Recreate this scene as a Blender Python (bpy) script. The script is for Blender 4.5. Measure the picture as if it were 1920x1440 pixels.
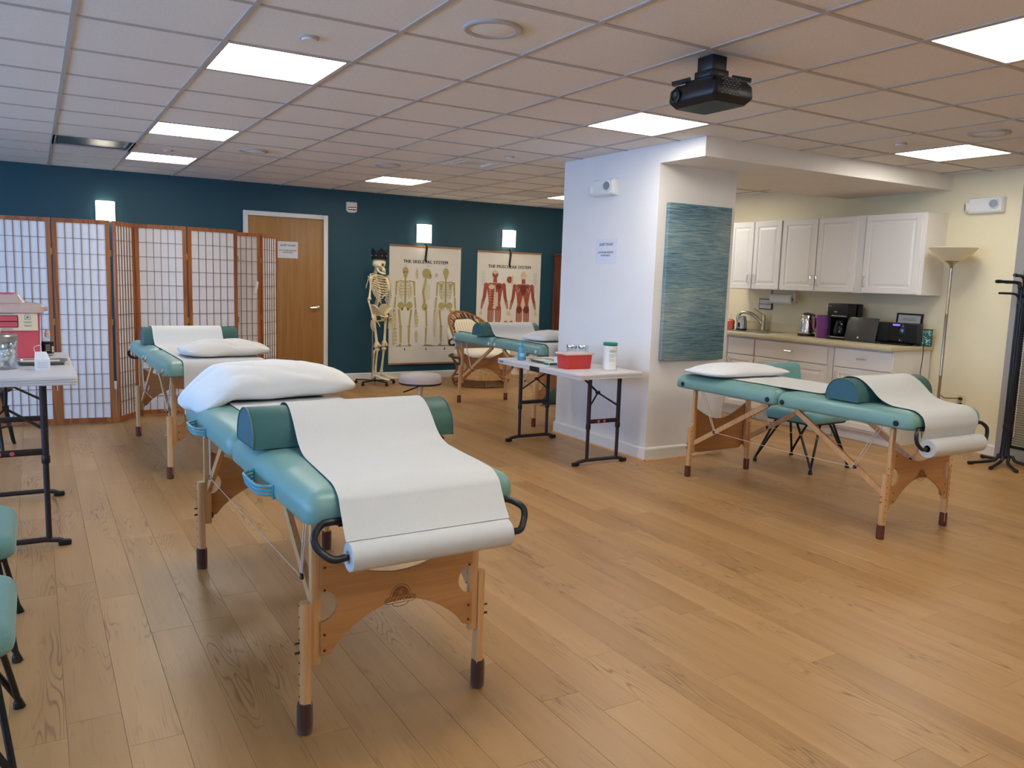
import bpy, bmesh, math, random
from mathutils import Vector, Matrix, noise
from math import sin, cos, pi, sqrt, radians

for o in list(bpy.data.objects):
    bpy.data.objects.remove(o)
SC = bpy.context.scene
COL = SC.collection
R = random.Random(7)

# ------------------------------------------------------------------ camera
F_PX, YAW, PITCH, ROLL = 1512.06, 0.5364, -0.1296, 0.0319
CAM = Vector((-0.188, -4.0098, 1.39))
_f = Vector((sin(YAW) * cos(PITCH), cos(YAW) * cos(PITCH), sin(PITCH)))
_r0 = Vector((cos(YAW), -sin(YAW), 0)); _u0 = _r0.cross(_f)
_r = _r0 * cos(ROLL) + _u0 * sin(ROLL); _u = -_r0 * sin(ROLL) + _u0 * cos(ROLL)
cd = bpy.data.cameras.new('camera'); cam = bpy.data.objects.new('camera', cd); COL.objects.link(cam)
cd.sensor_fit = 'HORIZONTAL'; cd.sensor_width = 36.0; cd.lens = F_PX * 36 / 1920
cd.clip_start = 0.05; cd.clip_end = 200
cam.matrix_world = Matrix(((_r.x, _u.x, -_f.x, CAM.x), (_r.y, _u.y, -_f.y, CAM.y), (_r.z, _u.z, -_f.z, CAM.z), (0, 0, 0, 1)))
SC.camera = cam

# ------------------------------------------------------------------ world, light, exposure
SKY_STRENGTH = 13.5
LAMP_STRENGTH = 15.0
world = bpy.data.worlds.new('sky'); SC.world = world; world.use_nodes = True
_bg = world.node_tree.nodes['Background']
_bg.inputs[0].default_value = (0.28, 0.53, 1.0, 1); _bg.inputs[1].default_value = SKY_STRENGTH
SC.view_settings.view_transform = 'Standard'; SC.view_settings.look = 'None'
SC.view_settings.exposure = 0.16; SC.view_settings.gamma = 1.0; SC.view_settings.use_curve_mapping = False
SC.cycles.debug_use_spatial_splits = True; SC.cycles.use_denoising = True; SC.cycles.denoiser = 'OPENIMAGEDENOISE'
SC.cycles.max_bounces = 5; SC.cycles.diffuse_bounces = 3; SC.cycles.glossy_bounces = 3
SC.cycles.transmission_bounces = 4; SC.cycles.transparent_max_bounces = 8
SC.cycles.caustics_reflective = False; SC.cycles.caustics_refractive = False
SC.cycles.sample_clamp_indirect = 6.0; SC.cycles.use_adaptive_sampling = True; SC.cycles.adaptive_threshold = 0.14; SC.cycles.adaptive_min_samples = 24; SC.cycles.use_light_tree = False

# room shell: x to the right, y away from the camera, z up (metres)
XL, XR, YF, YB, ZC = -4.30, 6.87, -5.6, 6.04, 2.425
TILE = 0.6096
WINDOWS_L = [(-5.0, -3.2), (-2.9, -1.1), (-0.8, 1.0), (1.3, 3.1), (3.4, 5.2)]   # y ranges of the daylight windows in the left wall
WZ0, WZ1 = 0.75, 2.15
for (y0, y1) in WINDOWS_L:
    ld = bpy.data.lights.new('window_portal', 'AREA'); ld.shape = 'RECTANGLE'; ld.size = WZ1 - WZ0; ld.size_y = y1 - y0
    ld.cycles.is_portal = True
    lo = bpy.data.objects.new('window_portal', ld); COL.objects.link(lo)
    lo.location = (XL - 0.12, (y0 + y1) / 2, (WZ0 + WZ1) / 2); lo.rotation_euler = (0, -pi / 2, 0)

# ------------------------------------------------------------------ helpers
def lin(h):
    if isinstance(h, str):
        h = h.lstrip('#'); c = [int(h[i:i + 2], 16) / 255 for i in (0, 2, 4)]
    else:
        c = [v / 255 for v in h]
    return tuple((v / 12.92 if v <= 0.04045 else ((v + 0.055) / 1.055) ** 2.4) for v in c)

MATS = {}
def mat(name, col, rough=0.5, metal=0.0, spec=0.5, emit=None, es=0.0, var=0.0, vscale=8.0, bump=0.0, bscale=200.0,
        trans=0.0, alpha=1.0, sub=0.0, ior=1.45, stretch=None, sheen=0.0, coat=0.0):
    """Principled material; var = amount of value mottling, bump = fine relief."""
    m = bpy.data.materials.new(name); m.use_nodes = True
    nt = m.node_tree; b = nt.nodes['Principled BSDF']
    c = lin(col) if not (isinstance(col, tuple) and max(col) <= 1.0) else col
    b.inputs['Base Color'].default_value = (*c, 1)
    b.inputs['Roughness'].default_value = rough; b.inputs['Metallic'].default_value = metal
    b.inputs['Specular IOR Level'].default_value = spec; b.inputs['IOR'].default_value = ior
    b.inputs['Transmission Weight'].default_value = trans; b.inputs['Alpha'].default_value = alpha
    b.inputs['Sheen Weight'].default_value = sheen; b.inputs['Coat Weight'].default_value = coat
    if emit is not None:
        b.inputs['Emission Color'].default_value = (*emit, 1); b.inputs['Emission Strength'].default_value = es
    if var > 0 or bump > 0:
        tc = nt.nodes.new('ShaderNodeTexCoord'); mp = nt.nodes.new('ShaderNodeMapping')
        if stretch: mp.inputs['Scale'].default_value = stretch
        nt.links.new(tc.outputs['Object'], mp.inputs['Vector'])
    if var > 0:
        n = nt.nodes.new('ShaderNodeTexNoise'); n.inputs['Scale'].default_value = vscale; n.inputs['Detail'].default_value = 3
        nt.links.new(mp.outputs[0], n.inputs['Vector'])
        rp = nt.nodes.new('ShaderNodeValToRGB')
        rp.color_ramp.elements[0].position = 0.3; rp.color_ramp.elements[1].position = 0.7
        rp.color_ramp.elements[0].color = (*[v * (1 - var) for v in c], 1)
        rp.color_ramp.elements[1].color = (*[min(1, v * (1 + var)) for v in c], 1)
        nt.links.new(n.outputs['Fac'], rp.inputs[0]); nt.links.new(rp.outputs[0], b.inputs['Base Color'])
    if bump > 0:
        n2 = nt.nodes.new('ShaderNodeTexNoise'); n2.inputs['Scale'].default_value = bscale; n2.inputs['Detail'].default_value = 2
        nt.links.new(mp.outputs[0], n2.inputs['Vector'])
        bp = nt.nodes.new('ShaderNodeBump'); bp.inputs['Strength'].default_value = bump; bp.inputs['Distance'].default_value = 0.002
        nt.links.new(n2.outputs['Fac'], bp.inputs['Height']); nt.links.new(bp.outputs[0], b.inputs['Normal'])
    MATS[name] = m
    return m

class MB:
    """collects vertices and faces; build() links them as ONE mesh object"""
    def __init__(s): s.v = []; s.f = []; s.mi = []; s.cur = 0
    def add(s, vs, fs):
        n = len(s.v); s.v += [tuple(v) for v in vs]; s.f += [tuple(i + n for i in f) for f in fs]; s.mi += [s.cur] * len(fs); return s
    def box(s, x0, x1, y0, y1, z0, z1, M=None):
        vs = [Vector((x, y, z)) for z in (z0, z1) for y in (y0, y1) for x in (x0, x1)]
        if M is not None: vs = [M @ v for v in vs]
        return s.add(vs, [(0, 2, 3, 1), (4, 5, 7, 6), (0, 1, 5, 4), (2, 6, 7, 3), (0, 4, 6, 2), (1, 3, 7, 5)])
    def cbox(s, x0, x1, y0, y1, z0, z1, c=0.004, M=None):
        """box with chamfered edges"""
        bm = bmesh.new(); bmesh.ops.create_cube(bm, size=1)
        for v in bm.verts:
            v.co = Vector(((x0 + x1) / 2 + v.co.x * (x1 - x0), (y0 + y1) / 2 + v.co.y * (y1 - y0), (z0 + z1) / 2 + v.co.z * (z1 - z0)))
        bmesh.ops.bevel(bm, geom=bm.edges[:], offset=c, segments=2, affect='EDGES', profile=0.5)
        return s.frombm(bm, M)
    def rbox(s, x0, x1, y0, y1, z0, z1, c, seg=4, M=None):
        bm = bmesh.new(); bmesh.ops.create_cube(bm, size=1)
        for v in bm.verts:
            v.co = Vector(((x0 + x1) / 2 + v.co.x * (x1 - x0), (y0 + y1) / 2 + v.co.y * (y1 - y0), (z0 + z1) / 2 + v.co.z * (z1 - z0)))
        bmesh.ops.bevel(bm, geom=bm.edges[:], offset=c, segments=seg, affect='EDGES', profile=0.5)
        return s.frombm(bm, M)
    def frombm(s, bm, M=None):
        bm.verts.index_update()
        vs = [(M @ v.co) if M is not None else v.co.copy() for v in bm.verts]
        fs = [tuple(v.index for v in f.verts) for f in bm.faces]
        bm.free(); return s.add(vs, fs)
    def bar(s, p0, p1, w, h, up=(0, 0, 1)):
        """rectangular beam from p0 to p1, w across, h along 'up'"""
        p0, p1 = Vector(p0), Vector(p1); d = (p1 - p0).normalized(); u = Vector(up)
        a = d.cross(u); a = a.normalized() if a.length > 1e-6 else d.orthogonal().normalized(); b = a.cross(d).normalized()
        vs = []
        for p in (p0, p1):
            for i, j in ((-1, -1), (1, -1), (1, 1), (-1, 1)): vs.append(p + a * (i * w / 2) + b * (j * h / 2))
        return s.add(vs, [(3, 2, 1, 0), (4, 5, 6, 7), (0, 1, 5, 4), (1, 2, 6, 5), (2, 3, 7, 6), (3, 0, 4, 7)])
    def tube(s, pts, r, seg=8, closed=False):
        pts = [Vector(p) for p in pts]; n = len(pts)
        rs = r if isinstance(r, (list, tuple)) else [r] * n
        rings = []; prev = None
        for i, p in enumerate(pts):
            if closed: d = pts[(i + 1) % n] - pts[i - 1]
            else: d = pts[min(i + 1, n - 1)] - pts[max(i - 1, 0)]
            d = d.normalized() if d.length > 1e-9 else Vector((0, 0, 1))
            if prev is None: a = d.orthogonal().normalized()
            else:
                a = prev - d * prev.dot(d); a = a.normalized() if a.length > 1e-6 else d.orthogonal().normalized()
            prev = a; b = d.cross(a)
            rings.append([p + (a * cos(2 * pi * k / seg) + b * sin(2 * pi * k / seg)) * rs[i] for k in range(seg)])
        vs = [v for rg in rings for v in rg]; fs = []
        m = n if closed else n - 1
        for i in range(m):
            for k in range(seg):
                j = (i + 1) % n
                fs.append((i * seg + k, i * seg + (k + 1) % seg, j * seg + (k + 1) % seg, j * seg + k))
        if not closed:
            fs.append(tuple(range(seg - 1, -1, -1))); fs.append(tuple((n - 1) * seg + k for k in range(seg)))
        return s.add(vs, fs)
    def cyl(s, p0, p1, r, seg=16, r1=None): return s.tube([p0, p1], [r, r if r1 is None else r1], seg)
    def lathe(s, prof, seg=24, M=None, arc=2 * pi):
        """prof: list of (radius, z); spun about local z"""
        full = abs(arc - 2 * pi) < 1e-6
        vs = []; fs = []; n = len(prof); ns = seg if full else seg + 1
        for (r, z) in prof:
            for k in range(ns):
                a = arc * k / seg; v = Vector((r * cos(a), r * sin(a), z)); vs.append(M @ v if M is not None else v)
        for i in range(n - 1):
            for k in range(seg):
                k2 = (k + 1) % ns if full else k + 1
                fs.append((i * ns + k, i * ns + k2, (i + 1) * ns + k2, (i + 1) * ns + k))
        if full:
            if prof[0][0] > 1e-6: fs.append(tuple(range(ns - 1, -1, -1)))
            if prof[-1][0] > 1e-6: fs.append(tuple((n - 1) * ns + k for k in range(ns)))
        return s.add(vs, fs)
    def ell(s, c, rad, seg=12, rings=8, M=None):
        vs = []; fs = []; c = Vector(c)
        for i in range(1, rings):
            t = pi * i / rings
            for k in range(seg):
                a = 2 * pi * k / seg
                v = Vector((rad[0] * sin(t) * cos(a), rad[1] * sin(t) * sin(a), rad[2] * cos(t)))
                vs.append(c + (M @ v if M is not None else v))
        top = Vector((0, 0, rad[2])); bot = -top
        vs.append(c + (M @ top if M is not None else top)); vs.append(c + (M @ bot if M is not None else bot))
        T, B = len(vs) - 2, len(vs) - 1
        for i in range(rings - 2):
            for k in range(seg):
                fs.append((i * seg + k, (i + 1) * seg + k, (i + 1) * seg + (k + 1) % seg, i * seg + (k + 1) % seg))
        for k in range(seg):
            fs.append((T, k, (k + 1) % seg)); b0 = (rings - 2) * seg; fs.append((B, b0 + (k + 1) % seg, b0 + k))
        return s.add(vs, fs)
    def prism(s, pts, fn, d0, d1):
        """outline pts (2-D, counter-clockwise) mapped by fn(a, b, d), extruded from d0 to d1"""
        n = len(pts); vs = [fn(a, b, d0) for a, b in pts] + [fn(a, b, d1) for a, b in pts]
        fs = [tuple(range(n - 1, -1, -1)), tuple(range(n, 2 * n))]
        fs += [(i, (i + 1) % n, n + (i + 1) % n, n + i) for i in range(n)]
        return s.add(vs, fs)
    def rings(s, loops, cap0=True, cap1=True):
        n = len(loops[0]); vs = [v for lp in loops for v in lp]; fs = []
        for i in range(len(loops) - 1):
            for k in range(n): fs.append((i * n + k, i * n + (k + 1) % n, (i + 1) * n + (k + 1) % n, (i + 1) * n + k))
        if cap0: fs.append(tuple(range(n - 1, -1, -1)))
        if cap1: fs.append(tuple((len(loops) - 1) * n + k for k in range(n)))
        return s.add(vs, fs)
    def slab(s, x0, x1, y0, y1, rc, prof, seg=6, M=None):
        """rounded rectangle, prof = list of (inset, z) from the bottom up"""
        loops = []
        for ins, z in prof:
            pts = rrect(x0 + ins, x1 - ins, y0 + ins, y1 - ins, max(rc - ins, 0.004), seg)
            loops.append([(M @ Vector((a, b, z))) if M is not None else Vector((a, b, z)) for a, b in pts])
        return s.rings(loops)
    def grid(s, fn, nu, nv, flip=False):
        vs = [fn(i / nu, j / nv) for j in range(nv + 1) for i in range(nu + 1)]; w = nu + 1
        fs = [(j * w + i, j * w + i + 1, (j + 1) * w + i + 1, (j + 1) * w + i) for j in range(nv) for i in range(nu)]
        if flip: fs = [f[::-1] for f in fs]
        return s.add(vs, fs)
    def mesh(s, name, smooth=None, recalc=True):
        me = bpy.data.meshes.new(name); me.from_pydata(s.v, [], s.f)
        if any(s.mi): me.polygons.foreach_set('material_index', s.mi)
        if recalc:
            bm = bmesh.new(); bm.from_mesh(me); bmesh.ops.recalc_face_normals(bm, faces=bm.faces); bm.to_mesh(me); bm.free()
        if smooth:
            me.shade_smooth(); me.set_sharp_from_angle(angle=radians(smooth))
        me.update(); return me
    def build(s, name, m, parent=None, smooth=35, loc=None, rot=None, recalc=True):
        me = s.mesh(name, smooth, recalc)
        for x in (m if isinstance(m, (list, tuple)) else [m]): me.materials.append(x)
        o = bpy.data.objects.new(name, me); COL.objects.link(o)
        if loc is not None: o.location = loc
        if rot is not None: o.rotation_euler = rot
        if parent is not None: o.parent = parent
        return o

def rrect(x0, x1, y0, y1, r, seg=6):
    pts = []
    for cx, cy, a0 in ((x1 - r, y0 + r, -pi / 2), (x1 - r, y1 - r, 0), (x0 + r, y1 - r, pi / 2), (x0 + r, y0 + r, pi)):
        for k in range(seg + 1):
            a = a0 + pi / 2 * k / seg; pts.append((cx + r * cos(a), cy + r * sin(a)))
    return pts
def arc(cx, cy, r, a0, a1, n, ry=None):
    ry = r if ry is None else ry
    return [(cx + r * cos(a0 + (a1 - a0) * k / n), cy + ry * sin(a0 + (a1 - a0) * k / n)) for k in range(n + 1)]
def catmull(P, n=6):
    P = [Vector(p) for p in P]; out = []
    for i in range(len(P) - 1):
        a, b, c, d = P[max(i - 1, 0)], P[i], P[i + 1], P[min(i + 2, len(P) - 1)]
        for k in range(n):
            t = k / n
            out.append(0.5 * ((2 * b) + (c - a) * t + (2 * a - 5 * b + 4 * c - d) * t * t + (3 * b - a - 3 * c + d) * t ** 3))
    out.append(P[-1]); return out
def tag(o, label=None, cat=None, group=None, kind=None):
    if label: o['label'] = label
    if cat: o['category'] = cat
    if group: o['group'] = group
    if kind: o['kind'] = kind
    return o
def thing(name, label, cat, loc=(0, 0, 0), rz=0.0, group=None):
    o = bpy.data.objects.new(name, None); COL.objects.link(o)
    o.empty_display_size = 0.1; o.location = loc; o.rotation_euler = (0, 0, rz)
    return tag(o, label, cat, group)
def struct(o, label=None, cat=None):
    o['kind'] = 'structure'
    if label: o['label'] = label
    if cat: o['category'] = cat
    return o
def share(name, me, loc, parent=None, rot=None, scale=None):
    o = bpy.data.objects.new(name, me); COL.objects.link(o); o.location = loc
    if rot: o.rotation_euler = rot
    if scale: o.scale = scale
    if parent is not None: o.parent = parent
    return o
_tc = {}
def text_geo(txt, size, align='CENTER', shear=0.0, space=1.0):
    k = (txt, size, align, shear, space)
    if k not in _tc:
        cu = bpy.data.curves.new('lettering', 'FONT'); cu.body = txt; cu.size = size; cu.align_x = align; cu.align_y = 'CENTER'
        cu.shear = shear; cu.space_character = space; cu.resolution_u = 2
        ob = bpy.data.objects.new('lettering', cu); COL.objects.link(ob)
        me = bpy.data.meshes.new_from_object(ob)
        _tc[k] = ([v.co.copy() for v in me.vertices], [tuple(p.vertices) for p in me.polygons])
        bpy.data.objects.remove(ob); bpy.data.curves.remove(cu); bpy.data.meshes.remove(me)
    return _tc[k]
def text_into(mb, txt, size, org, right, up, bold=0.0, **kw):
    vs, fs = text_geo(txt, size, **kw); org, right, up = Vector(org), Vector(right), Vector(up)
    for q in ((-1, 1) if bold else (0,)):     # two strokes side by side make the bold face
        mb.add([org + right * (v.x + q * bold) + up * v.y for v in vs], fs)
# ------------------------------------------------------------------ materials
def wood(name, c1, c2, scale=(1, 1, 1), rough=0.4, ring=3.0, fine=60.0, rnd=0.0, axis='Y', bump=0.06, coat=0.0, fig=0.34, low=0.55):
    """wood grain along the local axis; rnd = brightness spread between objects"""
    m = bpy.data.materials.new(name); m.use_nodes = True; nt = m.node_tree; N = nt.nodes; L = nt.links
    b = N['Principled BSDF']; b.inputs['Roughness'].default_value = rough; b.inputs['Coat Weight'].default_value = coat
    tc = N.new('ShaderNodeTexCoord'); oi = N.new('ShaderNodeObjectInfo')
    off = N.new('ShaderNodeVectorMath'); off.operation = 'SCALE'; off.inputs[0].default_value = (37.0, 91.0, 53.0)
    L.new(oi.outputs['Random'], off.inputs['Scale'])
    ad = N.new('ShaderNodeVectorMath'); ad.operation = 'ADD'; L.new(tc.outputs['Object'], ad.inputs[0]); L.new(off.outputs[0], ad.inputs[1])
    mp = N.new('ShaderNodeMapping'); L.new(ad.outputs[0], mp.inputs['Vector'])
    st = {'X': (0.08, 1, 1), 'Y': (1, 0.08, 1), 'Z': (1, 1, 0.08)}[axis]
    mp.inputs['Scale'].default_value = tuple(a * s for a, s in zip(st, scale))
    # cathedral figure: contour lines of a stretched noise field
    n1 = N.new('ShaderNodeTexNoise'); n1.inputs['Scale'].default_value = ring; n1.inputs['Detail'].default_value = 2; n1.inputs['Distortion'].default_value = 0.6
    L.new(mp.outputs[0], n1.inputs['Vector'])
    mu = N.new('ShaderNodeMath'); mu.operation = 'MULTIPLY'; mu.inputs[1].default_value = 70.0; L.new(n1.outputs['Fac'], mu.inputs[0])
    si = N.new('ShaderNodeMath'); si.operation = 'SINE'; L.new(mu.outputs[0], si.inputs[0])
    mr = N.new('ShaderNodeMapRange'); mr.inputs[1].default_value = -1; mr.inputs[2].default_value = 1; L.new(si.outputs[0], mr.inputs[0])
    pw = N.new('ShaderNodeMath'); pw.operation = 'POWER'; pw.inputs[1].default_value = 3.0; L.new(mr.outputs[0], pw.inputs[0])
    n2 = N.new('ShaderNodeTexNoise'); n2.inputs['Scale'].default_value = fine; n2.inputs['Detail'].default_value = 5; n2.inputs['Roughness'].default_value = 0.7
    mp2 = N.new('ShaderNodeMapping'); mp2.inputs['Scale'].default_value = tuple((0.04 if v < 1 else 1) for v in st); L.new(ad.outputs[0], mp2.inputs['Vector'])
    L.new(mp2.outputs[0], n2.inputs['Vector'])
    n3 = N.new('ShaderNodeTexNoise'); n3.inputs['Scale'].default_value = 2.2; n3.inputs['Detail'].default_value = 3; L.new(mp.outputs[0], n3.inputs['Vector'])
    s1 = N.new('ShaderNodeMath'); s1.operation = 'MULTIPLY'; s1.inputs[1].default_value = fig; L.new(pw.outputs[0], s1.inputs[0])
    s2 = N.new('ShaderNodeMath'); s2.operation = 'MULTIPLY_ADD'; s2.inputs[1].default_value = 0.85; L.new(n2.outputs['Fac'], s2.inputs[0]); L.new(s1.outputs[0], s2.inputs[2])
    s3 = N.new('ShaderNodeMath'); s3.operation = 'MULTIPLY_ADD'; s3.inputs[1].default_value = low; L.new(n3.outputs['Fac'], s3.inputs[0]); L.new(s2.outputs[0], s3.inputs[2])
    s4 = N.new('ShaderNodeMath'); s4.operation = 'MULTIPLY_ADD'; s4.inputs[1].default_value = rnd; L.new(oi.outputs['Random'], s4.inputs[0]); L.new(s3.outputs[0], s4.inputs[2])
    rp = N.new('ShaderNodeValToRGB'); e = rp.color_ramp.elements
    mid = fig * .35 + .425 + low * .5 + rnd * .5; e[0].position = max(0, mid - .22); e[0].color = (*lin(c1), 1); e[1].position = min(1, mid + .24); e[1].color = (*lin(c2), 1)
    L.new(s4.outputs[0], rp.inputs[0]); L.new(rp.outputs[0], b.inputs['Base Color'])
    bp = N.new('ShaderNodeBump'); bp.inputs['Strength'].default_value = bump; bp.inputs['Distance'].default_value = 0.002
    L.new(s2.outputs[0], bp.inputs['Height']); L.new(bp.outputs[0], b.inputs['Normal'])
    MATS[name] = m; return m

def oak_floor():
    """even tan planks with thin dark grain lines and a few knots"""
    m = bpy.data.materials.new('oak_plank'); m.use_nodes = True; nt = m.node_tree; N = nt.nodes; L = nt.links
    b = N['Principled BSDF']; b.inputs['Roughness'].default_value = 0.38
    def math_(op, a=None, c=None, v1=None, v2=None):
        n = N.new('ShaderNodeMath'); n.operation = op
        if a is not None: L.new(a, n.inputs[0])
        elif v1 is not None: n.inputs[0].default_value = v1
        if c is not None: L.new(c, n.inputs[1])
        elif v2 is not None: n.inputs[1].default_value = v2
        return n.outputs[0]
    def noise_(vec, sc, det, dist=0.0, rough=.5):
        n = N.new('ShaderNodeTexNoise'); n.inputs['Scale'].default_value = sc; n.inputs['Detail'].default_value = det; n.inputs['Distortion'].default_value = dist; n.inputs['Roughness'].default_value = rough
        L.new(vec, n.inputs['Vector']); return n.outputs['Fac']
    tc = N.new('ShaderNodeTexCoord'); oi = N.new('ShaderNodeObjectInfo')
    off = N.new('ShaderNodeVectorMath'); off.operation = 'SCALE'; off.inputs[0].default_value = (37.0, 91.0, 53.0); L.new(oi.outputs['Random'], off.inputs['Scale'])
    ad = N.new('ShaderNodeVectorMath'); ad.operation = 'ADD'; L.new(tc.outputs['Object'], ad.inputs[0]); L.new(off.outputs[0], ad.inputs[1])
    def mp_(s):
        q = N.new('ShaderNodeMapping'); q.inputs['Scale'].default_value = s; L.new(ad.outputs[0], q.inputs['Vector']); return q.outputs[0]
    fig = noise_(mp_((1, .10, 1)), 8.0, 2, 0.25)                      # cathedral field
    ln = math_('POWER', math_('ABSOLUTE', math_('SINE', math_('MULTIPLY', fig, None, None, 85.0))), None, None, 14.0)
    mask = N.new('ShaderNodeMapRange'); mask.inputs[1].default_value = .50; mask.inputs[2].default_value = .66; L.new(noise_(mp_((1, .3, 1)), 5.0, 2), mask.inputs[0])
    line = math_('MULTIPLY', ln, mask.outputs[0])
    dash = N.new('ShaderNodeMapRange'); dash.inputs[1].default_value = .60; dash.inputs[2].default_value = .74; L.new(noise_(mp_((1, .035, 1)), 120.0, 3, 0.0, .6), dash.inputs[0])
    tone = noise_(mp_((1, .06, 1)), 14.0, 3)                         # soft lengthwise streaks
    t1 = math_('MULTIPLY_ADD', tone); t1n = t1.node; t1n.inputs[1].default_value = .60; L.new(math_('MULTIPLY', oi.outputs['Random'], None, None, .30), t1n.inputs[2])
    rp = N.new('ShaderNodeValToRGB'); e = rp.color_ramp.elements
    e[0].position = .18; e[0].color = (*lin('#b98e5b'), 1); e[1].position = .68; e[1].color = (*lin('#9f7545'), 1); L.new(t1, rp.inputs[0])
    dk = math_('MINIMUM', math_('ADD', math_('MULTIPLY', line, None, None, .75), math_('MULTIPLY', dash.outputs[0], None, None, .35)), None, None, .7)
    mx = N.new('ShaderNodeMix'); mx.data_type = 'RGBA'; L.new(dk, mx.inputs[0]); L.new(rp.outputs[0], mx.inputs[6]); mx.inputs[7].default_value = (*lin('#6b4626'), 1)
    L.new(mx.outputs[2], b.inputs['Base Color'])
    bp = N.new('ShaderNodeBump'); bp.inputs['Strength'].default_value = .12; bp.inputs['Distance'].default_value = .002; bp.invert = True; L.new(dk, bp.inputs['Height']); L.new(bp.outputs[0], b.inputs['Normal'])
    MATS['oak_plank'] = m; return m
M_floor = oak_floor()
M_gap = mat('floor_joint', '#8c683c', 0.8)
M_birch = wood('birch_ply', '#c48d59', '#ab7343', rough=0.42, ring=2.5, fine=70, axis='X', bump=0.02, fig=.08, low=.15)
M_beech = wood('beech_post', '#dcae7c', '#c08c58', rough=0.4, ring=2.0, fine=60, axis='Z', bump=0.02, fig=.1, low=.2)
M_door = wood('door_veneer', '#b3834c', '#94642f', rough=0.45, ring=1.6, fine=28, axis='Z', bump=0.02, fig=.1, low=.5)
M_cherry = wood('cherry_frame', '#ae6630', '#8a4a20', rough=0.4, ring=3, fine=60, axis='Z', bump=0.02)
M_hutch = wood('stained_wood', '#8a4d31', '#5e2f1e', rough=0.4, ring=3, fine=60, axis='Z', bump=0.02)
M_rattan = mat('rattan', '#9a6236', 0.45, var=0.25, vscale=30)
M_rattan_d = mat('rattan_dark', '#5a3420', 0.5, var=0.2, vscale=30)
M_teal = mat('teal_paint', '#1c4654', 0.55, var=0.05, vscale=3)
M_cream = mat('cream_paint', '#ecddb8', 0.6, var=0.02, vscale=3)
M_white_p = mat('white_paint', '#ebe5df', 0.6, var=0.02, vscale=3)
M_trim = mat('trim_white', '#e4ded6', 0.35)
M_tile = mat('ceiling_tile', '#ebe6e2', 0.9, var=0.06, vscale=150)
M_grid = mat('ceiling_grid', '#b9b1ac', 0.5)
M_lamp = mat('lamp_diffuser', '#ffffff', 0.5, emit=(1.0, 0.975, 0.885), es=LAMP_STRENGTH)
M_sconce = mat('sconce_glass', '#fff6e6', 0.4, emit=(1.0, 0.90, 0.72), es=5.0)
M_white = mat('white_plastic', '#e8e5e0', 0.4)
M_offw = mat('offwhite_plastic', '#d9d2c6', 0.45)
M_vinyl = mat('teal_vinyl', '#729890', 0.38, var=0.04, vscale=5)
M_bolst = mat('dark_green_vinyl', '#3a6058', 0.48)
M_bolst_daylit = mat('bolster_vinyl_daylit', '#33606a', 0.48)  # bolster vinyl for the ends, blue window light put into its colour
M_fabric = mat('teal_fabric', '#6a9a9a', 0.9, var=0.10, vscale=240, bump=0.5, bscale=420, sheen=0.3)
M_paper = mat('exam_paper', '#cbc9c6', 0.7, var=0.015, vscale=120)
M_pillow = mat('pillow_cotton', '#dcdad8', 0.85, bump=0.12, bscale=300)
M_pillow2 = mat('pillow_cotton_ivory', '#e0d9d0', 0.85, bump=0.12, bscale=300)
M_black = mat('black_metal', '#17161a', 0.38, metal=0.0, spec=0.5)
M_blackp = mat('black_plastic', '#141416', 0.4)
M_gloss = mat('gloss_black', '#08080a', 0.12)
M_brownm = mat('bronze_metal', '#2e2426', 0.45, metal=0.2)
M_sock = mat('knit_sock', '#4c281b', 0.95, bump=0.9, bscale=500, stretch=(1, 1, 0.05), sheen=0.3)
M_rubber = mat('brown_foot', '#5e3020', 0.7)
M_burn = mat('burnt_mark', '#83502a', 0.6)
M_burn2 = mat('burnt_mark_light', '#a06a3a', 0.6)
M_brass = mat('brass', '#b08850', 0.3, metal=0.9)
M_chrome = mat('chrome', '#d6d6d8', 0.14, metal=1.0)
M_nickel = mat('nickel', '#b9ab94', 0.28, metal=1.0)
M_steel = mat('steel', '#a9a8a6', 0.32, metal=1.0)
M_cable = mat('cable_cord', '#d8c0ae', 0.6)
M_blue = mat('blue_strap', '#4f94a4', 0.4)
M_tabletop = mat('table_plastic', '#d2cccb', 0.45, var=0.02, vscale=6)
M_bone = mat('bone', '#e6d2a6', 0.5, var=0.12, vscale=14)
M_dark = mat('dark_hollow', '#2a2018', 0.9)
M_red = mat('red_plastic', '#d23f3c', 0.35)
M_pink = mat('pink_plastic', '#d8575f', 0.35)
M_clear = mat('clear_plastic', '#e8c8bc', 0.25, trans=0.25)
M_label = mat('label_buff', '#ecd3ae', 0.6)
M_ink = mat('black_ink', '#1e1a1a', 0.7)
M_inkg = mat('grey_ink', '#8a8580', 0.7)
M_orange = mat('hazard_red', '#d8382a', 0.6)
M_green = mat('green_plastic', '#157a5c', 0.4)
M_aqua = mat('aqua_plastic', '#2e9fbf', 0.35)
M_gel = mat('blue_gel', '#6fb6d6', 0.15, trans=0.45)
M_cotton = mat('cotton', '#eef0f2', 1.0, bump=0.8, bscale=140)
M_counter = mat('laminate', '#c6b894', 0.4, var=0.14, vscale=140)
M_cab = mat('cabinet_white', '#e6e0d8', 0.35)
M_purple = mat('purple_plastic', '#7d3f86', 0.35, trans=0.1)
M_soap = mat('soap_red', '#d2604c', 0.2, trans=0.2)
M_screenp = mat('poster_paper', '#e6ddcc', 0.6, var=0.03, vscale=4)
M_rod = wood('poster_rod', '#b78253', '#96623a', axis='X', ring=2, fine=40)
M_greyfr = mat('grey_frame', '#9b958e', 0.45)
M_glassd = mat('opaque_dark_pane', '#20201d', 0.08)  # opaque pane painted dark for the unlit slat gaps, also blocks sky light
M_blind = mat('blind_slat', '#ddd2b8', 0.5)

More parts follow.
